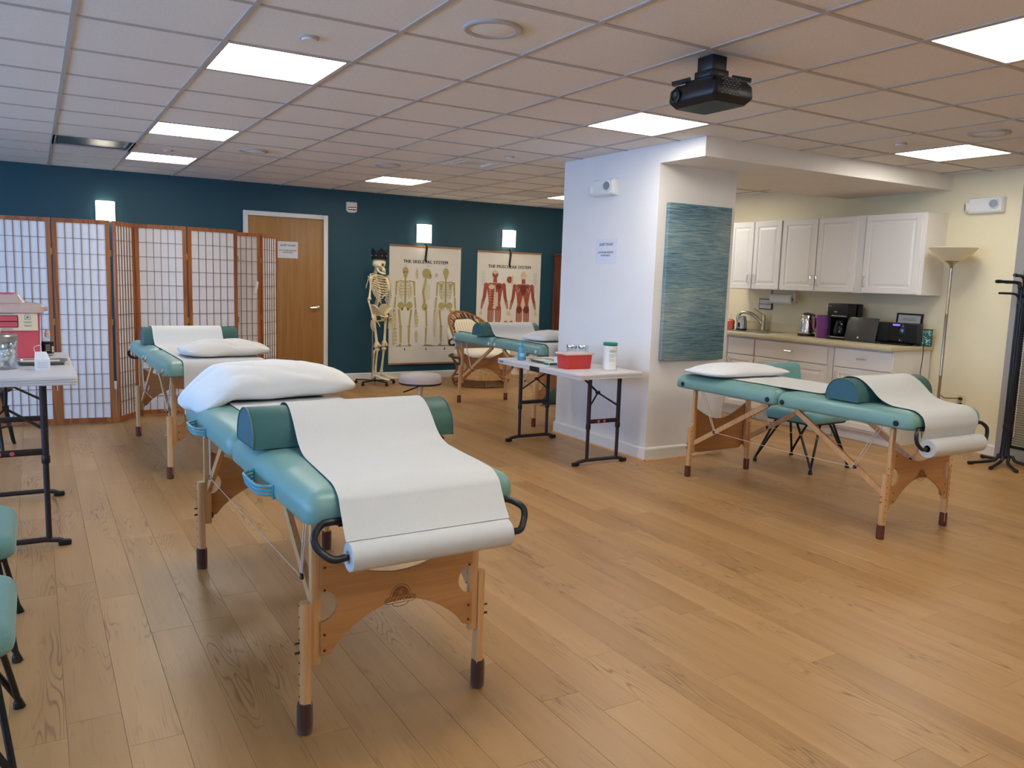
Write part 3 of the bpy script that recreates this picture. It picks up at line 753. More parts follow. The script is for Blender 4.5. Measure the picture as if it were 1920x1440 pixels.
def skel_print(P, cx, zt, H, mode):
    """a printed standing skeleton; zt = crown, H = height"""
    z = lambda f: zt - f * H
    k = H
    if mode == 'side':
        P.ell(I_bone, cx, z(.065), .062 * k, .062 * k); P.ell(I_bone, cx + .045 * k, z(.10), .03 * k, .035 * k); P.ell(I_boned, cx + .05 * k, z(.085), .010 * k, .010 * k)
        P.line(I_bone, [(cx - .01 * k, z(.13)), (cx - .015 * k, z(.2)), (cx - .045 * k, z(.3)), (cx - .02 * k, z(.42)), (cx - .03 * k, z(.5))], .03 * k)
        for i in range(9):
            f = .2 + i * .022; P.line(I_pale, [(cx - .03 * k, z(f)), (cx + .02 * k, z(f + .02)), (cx + .055 * k, z(f + .005))], .009 * k)
        for i in range(12): P.line(I_boned, [(cx - .05 * k, z(.2 + i * .026)), (cx - .02 * k, z(.2 + i * .026))], .004 * k)
        P.ell(I_bone, cx - .02 * k, z(.49), .04 * k, .05 * k); P.ell(I_boned, cx - .01 * k, z(.51), .014 * k, .014 * k)
        P.line(I_bone, [(cx, z(.52)), (cx + .012 * k, z(.74))], [.028 * k, .024 * k]); P.line(I_bone, [(cx + .008 * k, z(.75)), (cx, z(.955))], [.028 * k, .018 * k])
        P.line(I_bone, [(cx - .02 * k, z(.975)), (cx + .09 * k, z(.985))], [.03 * k, .014 * k])
        return
    P.ell(I_bone, cx, z(.055), .042 * k, .055 * k); P.ell(I_bone, cx, z(.11), .026 * k, .03 * k)
    if mode == 'front':
        for s in (-1, 1): P.ell(I_boned, cx + s * .017 * k, z(.065), .011 * k, .011 * k)
        P.line(I_boned, [(cx - .015 * k, z(.115)), (cx + .015 * k, z(.115))], .006 * k)
    P.line(I_bone, [(cx, z(.13)), (cx, z(.5))], .02 * k)
    for i in range(22): P.line(I_boned, [(cx - .012 * k, z(.14 + i * .016)), (cx + .012 * k, z(.14 + i * .016))], .003 * k)
    for s in (-1, 1):
        P.line(I_bone, [(cx, z(.185)), (cx + s * .06 * k, z(.175)), (cx + s * .11 * k, z(.185))], .013 * k)
        for i in range(10):
            f = .195 + i * .019; w = (.062 + .032 * sin(pi * min(1, i / 9 * .8 + .15))) * k
            P.line(I_pale if i % 2 else I_bone, [(cx + s * .012 * k, z(f)), (cx + s * w * .75, z(f + .003)), (cx + s * w, z(f + .026)), (cx + s * w * .55, z(f + .04))], .007 * k)
        if mode == 'back': P.poly(I_bone, [(cx + s * .04 * k, z(.2)), (cx + s * .1 * k, z(.2)), (cx + s * .06 * k, z(.29))])
        P.ell(I_bone, cx + s * .055 * k, z(.485), .045 * k, .05 * k, s * -.4); P.ell(I_boned if mode == 'front' else I_pale, cx + s * .04 * k, z(.53), .014 * k, .018 * k)
        P.line(I_bone, [(cx + s * .118 * k, z(.195)), (cx + s * .128 * k, z(.36))], [.024 * k, .018 * k]); P.ell(I_bone, cx + s * .116 * k, z(.195), .017 * k, .017 * k)
        P.line(I_bone, [(cx + s * .126 * k, z(.375)), (cx + s * .138 * k, z(.52))], .011 * k); P.line(I_bone, [(cx + s * .137 * k, z(.375)), (cx + s * .15 * k, z(.52))], .009 * k)
        for q in range(4): P.line(I_bone, [(cx + s * (.14 + q * .005) * k, z(.53)), (cx + s * (.128 + q * .012) * k, z(.62 - abs(q - 1.5) * .008))], .006 * k)
        P.line(I_bone, [(cx + s * .085 * k, z(.535)), (cx + s * .058 * k, z(.745))], [.03 * k, .022 * k]); P.ell(I_bone, cx + s * .056 * k, z(.75), .022 * k, .017 * k)
        P.line(I_bone, [(cx + s * .052 * k, z(.765)), (cx + s * .05 * k, z(.955))], [.024 * k, .014 * k]); P.line(I_bone, [(cx + s * .07 * k, z(.775)), (cx + s * .064 * k, z(.955))], .007 * k)
        P.line(I_bone, [(cx + s * .05 * k, z(.965)), (cx + s * .075 * k, z(.995))], [.02 * k, .034 * k])
def mus_print(P, cx, zt, H, mode):
    z = lambda f: zt - f * H; k = H
    P.ell(I_mus if mode == 'front' else I_ten, cx, z(.055), .043 * k, .056 * k); P.ell(I_ten, cx, z(.03), .035 * k, .03 * k)
    P.line(I_mus, [(cx, z(.1)), (cx, z(.16))], [.045 * k, .06 * k])
    if mode == 'front':
        for s in (-1, 1): P.ell(I_musd, cx + s * .017 * k, z(.055), .011 * k, .006 * k)
        P.line(I_musd, [(cx - .014 * k, z(.088)), (cx + .014 * k, z(.088))], .007 * k)
    P.poly(I_mus, [(cx - .125 * k, z(.19)), (cx - .08 * k, z(.165)), (cx + .08 * k, z(.165)), (cx + .125 * k, z(.19)), (cx + .10 * k, z(.3)), (cx + .082 * k, z(.42)), (cx + .1 * k, z(.5)), (cx - .1 * k, z(.5)), (cx - .082 * k, z(.42)), (cx - .10 * k, z(.3))][::-1])
    for s in (-1, 1):
        P.ell(I_mus, cx + s * .128 * k, z(.205), .032 * k, .042 * k)
        P.line(I_mus, [(cx + s * .135 * k, z(.22)), (cx + s * .15 * k, z(.34)), (cx + s * .165 * k, z(.39))], [.05 * k, .045 * k, .04 * k])
        P.line(I_mus, [(cx + s * .165 * k, z(.385)), (cx + s * .19 * k, z(.49))], [.046 * k, .022 * k])
        for q in range(4): P.line(I_ten, [(cx + s * .19 * k, z(.49)), (cx + s * (.182 + .011 * q) * k, z(.57))], .009 * k)
        P.line(I_mus, [(cx + s * .052 * k, z(.49)), (cx + s * .055 * k, z(.62)), (cx + s * .05 * k, z(.72))], [.09 * k, .085 * k, .05 * k])
        P.line(I_mus, [(cx + s * .05 * k, z(.72)), (cx + s * .05 * k, z(.8)), (cx + s * .045 * k, z(.95))], [.05 * k, .062 * k, .028 * k]); P.line(I_ten, [(cx + s * .045 * k, z(.95)), (cx + s * .06 * k, z(.99))], [.03 * k, .04 * k])
    for s in (-1, 1):
        for q in range(3): P.line(I_ten, [(cx + s * (.025 + .025 * q) * k, z(.51)), (cx + s * (.035 + .018 * q) * k, z(.7))], .006 * k)
        P.line(I_musd, [(cx + s * .14 * k, z(.24)), (cx + s * .16 * k, z(.37))], .006 * k); P.line(I_ten, [(cx + s * .168 * k, z(.4)), (cx + s * .187 * k, z(.48))], .006 * k)
        if mode == 'front':
            P.ell(I_musd if s > 0 else I_ten, cx + s * .05 * k, z(.215), .042 * k, .032 * k)
            for q in range(5): P.line(I_musd if s > 0 else I_ten, [(cx + s * .055 * k, z(.27 + q * .028)), (cx + s * .085 * k, z(.255 + q * .03))], .007 * k)
        else:
            P.poly(I_musd, [(cx, z(.17)), (cx + s * .07 * k, z(.2)), (cx, z(.33))]); P.line(I_ten, [(cx + s * .05 * k, z(.22)), (cx + s * .08 * k, z(.27)), (cx + s * .1 * k, z(.2))], .008 * k)
            P.ell(I_musd, cx + s * .055 * k, z(.495), .042 * k, .045 * k)
    if mode == 'front':
        P.line(I_ten, [(cx, z(.19)), (cx, z(.49))], [.01 * k, .05 * k]); P.line(I_ten, [(cx + .03 * k, z(.28)), (cx + .035 * k, z(.46))], .03 * k)
        for q in range(6): P.line(I_musd, [(cx - .045 * k, z(.27 + q * .034)), (cx - .005 * k, z(.27 + q * .034))], .007 * k)
    else:
        P.poly(I_ten, [(cx, z(.3)), (cx + .035 * k, z(.43)), (cx, z(.5)), (cx - .035 * k, z(.43))])
t = chart('anatomy_chart', 'hanging chart of three printed skeletons beside the real one', 4.377, .995, 'THE SKELETAL SYSTEM', .062)
P = Print(-.0095)
skel_print(P, -.295, .51, 1.06, 'front'); skel_print(P, .01, .50, 1.06, 'side'); skel_print(P, .30, .51, 1.06, 'back')
for cx, a, b in ((-.295, .13, .1), (.02, .06, .14), (.3, .12, .11)):
    P.line(I_boned, [(cx - a, -.545), (cx + b, -.545)], .006); P.ell(M_ink, cx, -.59, .008, .016); P.line(M_inkg, [(cx - .02, .53), (cx + .02, .53)], .004)
for cx, z0, w, h in ((-.13, .42, .018, .06), (.155, .41, .02, .02), (-.13, -.2, .03, .09), (-.13, -.42, .022, .07), (-.45, -.2, .03, .12), (-.44, -.42, .03, .1)):
    P.ell(I_pale, cx, z0, w, h)
    for q in range(5): P.line(M_inkg, [(cx - w * .8, z0 - h + q * h / 2), (cx + w * .9, z0 - h * .9 + q * h / 2)], .004)
P.line(I_ten, [(.16, -.08), (.15, -.25), (.14, -.42)], [.04, .045, .02]); P.ell(I_ten, .16, -.04, .02, .025)
P.emit(t)
t = chart('anatomy_chart', 'hanging chart of two printed muscle figures right of the sconce pair', 5.685, .975, 'THE MUSCULAR SYSTEM', .062)
P = Print(-.0095)
mus_print(P, -.235, .535, 1.12, 'front'); mus_print(P, .235, .525, 1.12, 'back')
P.ell(I_mus, .0, .40, .045, .05); P.line(I_ten, [(.05, .46), (.045, .32)], .03)
for q in range(6): P.line(I_musd, [(-.03, .37 + q * .012), (.03, .375 + q * .012)], .004)
for s in (-1, 1):
    P.ell(I_mus, s * .045, -.235, .04, .05); P.ell(I_ten, s * .045, -.22, .02, .018)
for q in range(9):
    for s, x0 in ((-1, -.46), (1, .40)): P.line(M_inkg, [(x0, .50 - q * .022), (x0 + .06, .50 - q * .022)], .003)
P.emit(t)
# blue striped canvas on the pillar
t = thing('canvas_painting', 'tall blue and grey streaked canvas on the pillar front', 'painting', (4.325, PY0, 1.40))
MB().cbox(-.328, .328, -.04, -.001, -.605, .605, .004).build('canvas', M_art, t)

# ------------------------------------------------------------------ wooden cabinet at the far right of the teal wall
t = thing('wood_cabinet', 'reddish wooden cabinet against the teal wall, mostly hidden by the pillar', 'cabinet', (6.625, 5.78, 0))
MB().box(-.2, .2, -.23, .24, 0, 1.74).build('body', M_hutch, t, smooth=None)
MB().cbox(-.215, .215, -.25, .25, 1.74, 1.775, .008).build('cornice', M_hutch, t)
for s1 in (-1, 1):
    d = MB().cbox(s1 * .1 - .095, s1 * .1 + .095, -.25, -.23, .06, 1.70, .003).build('door', M_hutch, t)
    MB().cbox(s1 * .1 - .06, s1 * .1 + .06, -.256, -.249, .14, 1.62, .004).build('panel', M_hutch, d)
    MB().ell((s1 * .02, -.265, .95), (.012, .015, .012)).build('knob', M_brass, d)

# ------------------------------------------------------------------ folding shoji screens
def shoji(label, pts, H, gap_first=True):
    """one screen; pts = floor points of the hinge lines"""
    t = thing('folding_screen', label, 'screen', (*pts[0], 0))
    for a, b in zip(pts[:-1], pts[1:]):
        a, b = Vector((*a, 0)), Vector((*b, 0)); d = (b - a); W = d.length - .012; d.normalize()
        M = Matrix.Translation(a - Vector((*pts[0], 0)) + d * .006) @ Matrix(((d.x, -d.y, 0, 0), (d.y, d.x, 0, 0), (0, 0, 1, 0), (0, 0, 0, 1)))
        f = MB(); st = .034; th = .0095
        f.box(0, st, -th, th, 0, H, M).box(W - st, W, -th, th, 0, H, M).box(st, W - st, -th, th, H - .035, H, M).box(st, W - st, -th, th, .012, .055, M)
        pn = f.build('panel_frame', M_cherry, t, smooth=None)
        MB().box(st, W - st, .001, .0025, .055, H - .035, M).build('paper', M_shoji, pn, smooth=None)
        l = MB(); nx, nz = 6, 13
        for i in range(1, nx):
            x = st + (W - 2 * st) * i / nx; l.box(x - .0018, x + .0018, -.007, .001, .055, H - .035, M)
        for j in range(1, nz):
            z = .055 + (H - .09) * j / nz; l.box(st, W - st, -.006, .0005, z - .0018, z + .0018, M)
        l.build('lattice', mat_lat, pn, smooth=None)
        hg = MB()
        for z in (.28, .9, 1.5): hg.box(W - .004, W + .01, -th - .002, -th, z - .028, z + .028, M)
        hg.build('hinge', M_brass, pn, smooth=None)
    return t
mat_lat = mat('lattice_wood', '#8a6a5a', .6)
shoji('white paper folding screen at the left edge, behind the white folding table', [(-.90, 4.12), (-.475, 4.02), (-.04, 3.95), (.405, 3.89)], 1.78)
shoji('three-panel paper folding screen behind the left massage table', [(.425, 3.885), (.622, 4.20), (1.075, 4.19), (1.565, 4.33)], 1.78)
sc3 = shoji('paper folding screen standing partly in front of the wooden door', [(1.475, 4.73), (1.905, 4.81), (2.165, 5.15)], 1.78)
MB().prism([(0, 0), (.03, .0), (.05, .12), (.02, .14)], lambda a, b, d: Vector((.35 + a, .05 + d, 1.15 + b)), .0, .001).build('torn_paper_tag', M_white, sc3, smooth=None)
# ------------------------------------------------------------------ massage tables (length along local y, paper roll at -y)
HW, HL, PADT = .340, .935, .10
LEGX, LEGY = .270, .785
def end_panel_outline(zb):
    """wooden end panel between the posts: sagging top, arched bottom, D-shaped side cut-outs (x, z)"""
    a = .258; zt = zb - .135; zl = zb - .445
    bot = [(-a, zl)] + [(-a + .03 + (2 * a - .06) * k / 16, zl + .127 * sin(pi * k / 16) ** .8 + .004) for k in range(17)] + [(a, zl)]
    rt = [(a, zl + .085)] + arc(a, zl + .155, .052, -pi / 2, -3 * pi / 2, 10, .05) + [(a, zt)]
    top = [(a - 2 * a * k / 16, zt - .085 * sin(pi * k / 16)) for k in range(1, 16)]
    lt = [(-a, zt)] + arc(-a, zl + .155, .052, pi / 2, -pi / 2, 10, .05) + [(-a, zl + .085)]
    return bot + rt + top + lt
def solid_panel_outline(zb):
    a = .258; zt = zb - .135; z0 = zb - .475
    return [(-a, z0 + .05)] + arc(-a + .06, z0 + .06, .06, pi, 3 * pi / 2, 6) + arc(a - .06, z0 + .06, .06, -pi / 2, 0, 6) + [(a, zt)] + [(a - 2 * a * k / 16, zt - .1 * sin(pi * k / 16)) for k in range(1, 16)] + [(-a, zt)]
def massage_table(label, loc, rz, zb, knob, handles=False, sock=False, logo=True, solid=False, roll=(.092, .066, .041)):
    t = thing('massage_table', label, 'massage table', loc, rz, group='teal massage tables')
    zt = zb + PADT
    prof = [(.012, zb), (.002, zb + .005), (0, zb + .014), (0, zb + .042), (.004, zb + .058), (.013, zb + .073), (.028, zb + .085), (.05, zb + .093), (.08, zb + .098), (.13, zt), (.22, zt + .001)]
    for k, (y0, y1) in enumerate(((-HL, -.004), (.004, HL))):
        m = MB(); m.slab(-HW, HW, y0, y1, .05, prof, 6)
        m.build('padded_top', M_vinyl, t, smooth=60)
        MB().box(-HW + .075, HW - .075, y0 + .07, y1 - .03, zb - .012, zb + .004).build('base_board', M_birch, t, smooth=None)
    if knob is not None:
        for s in (-1, 1):
            for y in (-HL + .09, -.06, .06, HL - .09):
                MB().lathe([(.017, -.002), (.017, .004), (.012, .008), (.005, .007), (0, .009)], 14, Matrix.Translation((s * HW, y, zb + .03)) @ Matrix.Rotation(s * pi / 2, 4, 'Y')).build('corner_button', knob, t)
    for e in (-1, 1):
        y = e * LEGY
        p = MB().prism(solid_panel_outline(zb) if solid and e > 0 else end_panel_outline(zb), lambda a, b, d: Vector((a, d, b)), y + e * .016 - .006, y + e * .016 + .006)
        pan = p.build('end_panel', M_birch, t, smooth=30)
        sc_ = MB()
        for s in (-1, 1):
            for z in (zb - .17, zb - .24, zb - .38, zb - .43):
                sc_.lathe([(.0045, 0), (.0045, .0015), (0, .002)], 8, Matrix.Translation((s * .246, y + e * .022, z)) @ Matrix.Rotation(-e * pi / 2, 4, 'X'))
        sc_.build('screw', M_rubber, pan)
        if e < 0 and logo:
            g = MB(); yy = y - .0228; zc = zb - .302
            fn = lambda a, b, d: Vector((a * .74, yy + d, zc + (b - zc) * .74))
            g.add([fn(a, b, 0) for a, b in arc(.0, zc, .040, 0, pi, 18, .044)], [tuple(range(19))])
            for r0, r1 in ((.046, .049),):
                A, B = arc(0, zc, r0, 0, pi, 18, r0 * 1.1), arc(0, zc, r1, 0, pi, 18, r1 * 1.1)
                g.add([fn(a, b, 0) for a, b in A + B], [(i, i + 1, 20 + i, 19 + i) for i in range(18)])
            lo_, li = rrect(-.073, .073, zc - .030, zc - .001, .0145, 5), rrect(-.0705, .0705, zc - .0275, zc - .0035, .012, 5); n = len(lo_)
            g.add([fn(a, b, -.0002) for a, b in lo_ + li], [(i, (i + 1) % n, n + (i + 1) % n, n + i) for i in range(n)])
            A, B = arc(0, zc - .03, .036, pi, 2 * pi, 12, .014), arc(0, zc - .03, .039, pi, 2 * pi, 12, .017)
            g.add([fn(a, b, 0) for a, b in A + B], [(i, i + 1, 14 + i, 13 + i) for i in range(12)])
            text_into(g, 'OAKWORKS', .0170, (0, yy - .0003, zc - .0113), (1, 0, 0), (0, 0, 1), bold=.0005)
            g.build('burnt_logo', M_burn, pan, smooth=None)
            q = MB(); q.add([fn(a, b, -.0005) for a, b in rrect(-.058, .058, zc - .001, zc + .002, .001, 1)], [tuple(range(8))])
            f2 = lambda pts: q.add([fn(a, zc + b, -.0006) for a, b in pts], [tuple(range(len(pts)))])
            f2([(-.022, .020), (-.004, .022), (.004, .030), (.007, .030), (.004, .018), (.010, .004), (.006, .004), (-.001, .014), (-.004, .004), (-.008, .004), (-.005, .017)])
            q.build('burnt_logo_figure', M_burn2, pan, smooth=None)
        for s in (-1, 1):
            lg = MB().cbox(s * LEGX - .015, s * LEGX + .015, y - .014, y + .010, zb - .475, zb - .012, .003).build('leg', M_beech, t)
            # round-faced extension bolted to the outer side of the post
            xo = s * (LEGX + .030); o_ = arc(0, 0, .0165, -pi / 2, pi / 2, 8, .018); pts = [(xo + s * a, y + b) for a, b in o_] + [(xo - s * .0148, y + .018), (xo - s * .0148, y - .018)]
            MB().prism(pts, lambda a, b, d: Vector((a, b, d)), .03, zb - .275).build('leg_extension', M_beech, lg, smooth=50)
            if sock:
                MB().lathe([(.018, .0), (.0235, .004), (.0245, .03), (.024, .088), (.022, .098), (.016, .099)], 18, Matrix.Translation((xo, y, 0))).build('knit_sock', M_sock, lg, smooth=60)
            else:
                MB().lathe([(.018, .0), (.022, .004), (.022, .078), (.0185, .082)], 18, Matrix.Translation((xo, y, 0))).build('rubber_foot', M_rubber, lg)
            kn = MB()
            for z in (zb - .43, zb - .40):
                kn.cyl((xo + s * .012, y, z), (xo + s * .03, y, z), .004 if z < zb - .42 else .003, 8)
            kn.lathe([(.012, 0), (.014, .006), (.008, .01), (0, .01)], 12, Matrix.Translation((s * (LEGX - .015), y - e * .0, zb - .44)) @ Matrix.Rotation(-s * pi / 2, 4, 'Y'))
            kn.build('leg_knob', M_brass if not sock else M_black, lg)
            hl = MB()
            for q in range(9): hl.lathe([(.003, -.001), (.003, .0012), (0, .0013)], 8, Matrix.Translation((xo + s * .001, y - .0175, .12 + q * .036)) @ Matrix.Rotation(pi / 2, 4, 'X')) if not sock else hl.lathe([(.003, -.001), (.003, .0012), (0, .0013)], 8, Matrix.Translation((xo + s * .0162, y, .12 + q * .036)) @ Matrix.Rotation(s * pi / 2, 4, 'Y'))
            tag(hl.build('height_holes', M_dark, lg), kind='stuff')
            # folding brace from the foot of the post to the hinge line, with cable
            x = s * (LEGX - .005); P1 = Vector((x, y - e * .01, zb - (.40 if not sock else .31))); P2 = Vector((x, e * (.11 if not sock else .42), zb - .014))
            MB().bar(P1, P2, .018, .032).build('brace', M_beech, t, smooth=None)
            Mp = P1.lerp(P2, .31 if not sock else .26)
            MB().lathe([(.011, -.014), (.011, .014)], 10, Matrix.Translation(Mp + Vector((s * .002, 0, 0))) @ Matrix.Rotation(pi / 2, 4, 'Y')).build('brace_pivot', M_black, t)
            MB().tube([(x + s * .006, e * (LEGY - .06), zb - .006), Mp + Vector((s * .012, 0, .0))], .0028, 5).tube([(x + s * .006, e * (LEGY - .085), zb - .006), Mp + Vector((s * .012, -e * .012, .0))], .0028, 5).build('cable', M_cable, t)
    for s in (-1, 1):
        x = s * (LEGX + .004); a = Vector((x, -(LEGY - .01), zb - (.40 if not sock else .31))).lerp(Vector((x, -(.11 if not sock else .42), zb - .014)), .31 if not sock else .26); b = a.copy(); b.y = -a.y
        mid = (a + b) / 2 - Vector((0, 0, .01))
        MB().tube([a + Vector((s * .006, 0, 0)), mid, b + Vector((s * .006, 0, 0))], .0018, 5).build('cable', M_cable, t)
    # black tube bracket that carries the paper roll
    zr = zb - roll[1]; yr = -HL - roll[0]; m = MB()
    for s in (-1, 1):
        pts = [(s * .10, -HL - .007, zb + .012), (s * .26, -HL - .007, zb + .012), (s * .302, -HL - .014, zb + .010), (s * .331, (2 * (-HL - .018) + yr) / 3, zb + .020 + (zr - zb - .020) * .30), (s * .336, (-HL - .018 + yr) / 2, (zb + .020 + zr) / 2), (s * .327, (-HL - .018 + 2 * yr) / 3, zb + .020 + (zr - zb - .020) * .75), (s * .298, yr, zr), (s * .262, yr, zr)]
        m.tube(catmull(pts, 4), .0105, 10)
    m.cyl((-.275, yr, zr), (.275, yr, zr), .0085, 8); m.cyl((-.1, -HL - .007, zb + .012), (.1, -HL - .007, zb + .012), .0085, 8)
    for s in (-1, 1): m.box(s * .24 - .012, s * .24 + .012, -HL - .010, -HL + .02, zb - .004, zb + .018); m.cyl((s * .27, -HL - .012, zb + .01), (s * .27, -HL + .012, zb + .01), .006, 8)
    m.build('roll_bracket', M_black, t)
    if handles:
        for y0, y1 in ((.43, .64), (-.60, -.36)):
            for s in (-1,):
                h = MB()
                for q in range(3):
                    z = zb + .038 - q * .013; o = .04 - q * .003
                    h.tube(catmull([(s * HW, y0, z), (s * (HW + o), y0 + .03, z), (s * (HW + o + .006), (y0 + y1) / 2, z), (s * (HW + o), y1 - .03, z), (s * HW, y1, z)], 5), .005, 7)
                h.box(s * HW - .004, s * HW + .004, y0 - .008, y0 + .008, zb, zb + .045); h.box(s * HW - .004, s * HW + .004, y1 - .008, y1 + .008, zb, zb + .045)
                h.build('carry_handle', M_blue, t)
    return t
def place(loc, rz, p):
    c, s = cos(rz), sin(rz); return Vector((loc[0] + c * p[0] - s * p[1], loc[1] + s * p[0] + c * p[1], p[2]))
def exam_paper(label, loc, rz, zb, yb, yend, drop=0.0, x0=0.0, slant=0.0, roll=(.092, .066, .041)):
    """roll on the bracket and the sheet drawn from it over the bolster"""
    t = thing('paper_roll', label, 'paper roll', loc, rz, group='exam paper rolls')
    zt = zb + PADT; zr = zb - roll[1]; yr = -HL - roll[0]; W = roll[3] if len(roll) > 3 else .254; RR = roll[2]
    m = MB().lathe([(.019, -W), (.019, W), (RR - .002, W), (RR, W - .002), (RR, -W + .002), (RR - .002, -W), (.019, -W)], 28, Matrix.Translation((x0, yr, zr)) @ Matrix.Rotation(pi / 2, 4, 'Y'))
    m.build('roll', M_paper, t, smooth=40)
    MB().lathe([(.0125, -W + .004), (.0125, W - .004), (.019, W - .004), (.019, -W + .004), (.0125, -W + .004)], 20, Matrix.Translation((x0, yr, zr)) @ Matrix.Rotation(pi / 2, 4, 'Y')).build('core', M_blackp, t)
    c = .0045
    key = [(yr + .004, zr + RR + .001), (yr + .03, zr + RR + .03), (-HL - .026, zb + .055), (-HL - .006, zt - .02), (-HL + .045, zt + .001), (-HL + .12, zt + c)]
    if roll[0] < .07: key = [(yr + RR * .74, zr + RR * .70), (-HL - .020, zb - .020), (-HL - .028, zb + .015), (-HL - .022, zb + .05), (-HL - .001, zt - .02), (-HL + .045, zt + .0015), (-HL + .12, zt + c)]
    y_ = -HL + .22
    while y_ < yb - .34: key.append((y_, zt + c)); y_ += .12
    key += [(yb - .28, zt + .008), (yb - .20, zt + .034), (yb - .12, zt + .094), (yb - .05, zt + .131), (yb + .02, zt + .137), (yb + .075, zt + .116), (yb + .13, zt + .05), (yb + .185, zt + .012), (yb + .25, zt + c)]
    y_ = yb + .36
    while y_ < yend - .06: key.append((y_, zt + c)); y_ += .12
    key.append((yend, zt + c))
    if drop > 0: key += [(HL - .05, zt + .003), (HL - .004, zt - .012), (HL + .012, zt - .05), (HL + .014, zt - .16), (HL + .010, zt - drop)]
    path = catmull([(0, a, b) for a, b in key], 5)
    n = len(path) - 1; W2 = W + .006
    rows = [(x0 - W2 + 2 * W2 * i / 8) for i in range(9)]
    def surf(off):
        vs = []
        for j, p in enumerate(path):
            for i, x in enumerate(rows):
                wv = .0025 * noise.noise(Vector((x * 4, p.y * 5, off * 0 + zb)))
                vs.append(Vector((x + slant * min(1.0, max(0.0, (p.y - yr) / (yb - yr))), p.y, p.z + off + max(0, wv))))
        return vs
    A, B = surf(.0007), surf(0); w = 9; m = MB()
    fs = [(j * w + i, j * w + i + 1, (j + 1) * w + i + 1, (j + 1) * w + i) for j in range(n) for i in range(w - 1)]
    k = len(A); m.add(A + B, fs + [tuple(v + k for v in f[::-1]) for f in fs] + [(j * w, (j + 1) * w, k + (j + 1) * w, k + j * w) for j in range(n)] + [(j * w + 8, k + j * w + 8, k + (j + 1) * w + 8, (j + 1) * w + 8) for j in range(n)] + [(n * w + i, n * w + i + 1, k + n * w + i + 1, k + n * w + i) for i in range(8)])
    m.build('drawn_sheet', M_paper, t, smooth=60, recalc=False)
    return t
def bolster(label, loc, rz, zt, yb, L=.35, strap=True, bx=0.02):
    t = thing('bolster', label, 'bolster', place(loc, rz, (bx, yb, zt)), rz, group='half round bolsters')
    n = 18; cs = [(-.115 * cos(pi * k / n) * (1 + .04 * sin(pi * k / n)), .129 * (sin(pi * k / n)) ** .82) for k in range(n + 1)]
    cs = [(a, max(b, .002) + .0) for a, b in cs]
    loops = []
    for x, s in ((-L + .0, .965), (-L + .004, 1.0), (L - .004, 1.0), (L, .965)):
        loops.append([Vector((x, a * s, b * s)) for a, b in cs])
    MB().rings(loops, False, False).build('cover', M_bolst, t, smooth=60)
    for s in (-1, 1):
        e = MB().add([Vector((s * (L + .0005), a * .965, b * .965)) for a, b in cs], [tuple(range(n + 1))]).build('end_cap', M_bolst_daylit, t, smooth=None)
        MB().tube([Vector((s * L, a * .985, b * .985)) for a, b in cs], .0035, 6, closed=True).build('piping', M_bolst, e)
    MB().box(-L + .002, L - .002, -.112, .112, 0, .0035).build('base_panel', M_bolst, t, smooth=None)
    if strap:
        MB().tube(catmull([(strap * (L + .001), -.02, .09), (strap * (L + .018), 0, .08), (strap * (L + .02), .01, .05), (strap * (L + .001), .02, .03)], 4), .004, 6).build('strap_loop', M_blackp, t)
    return t
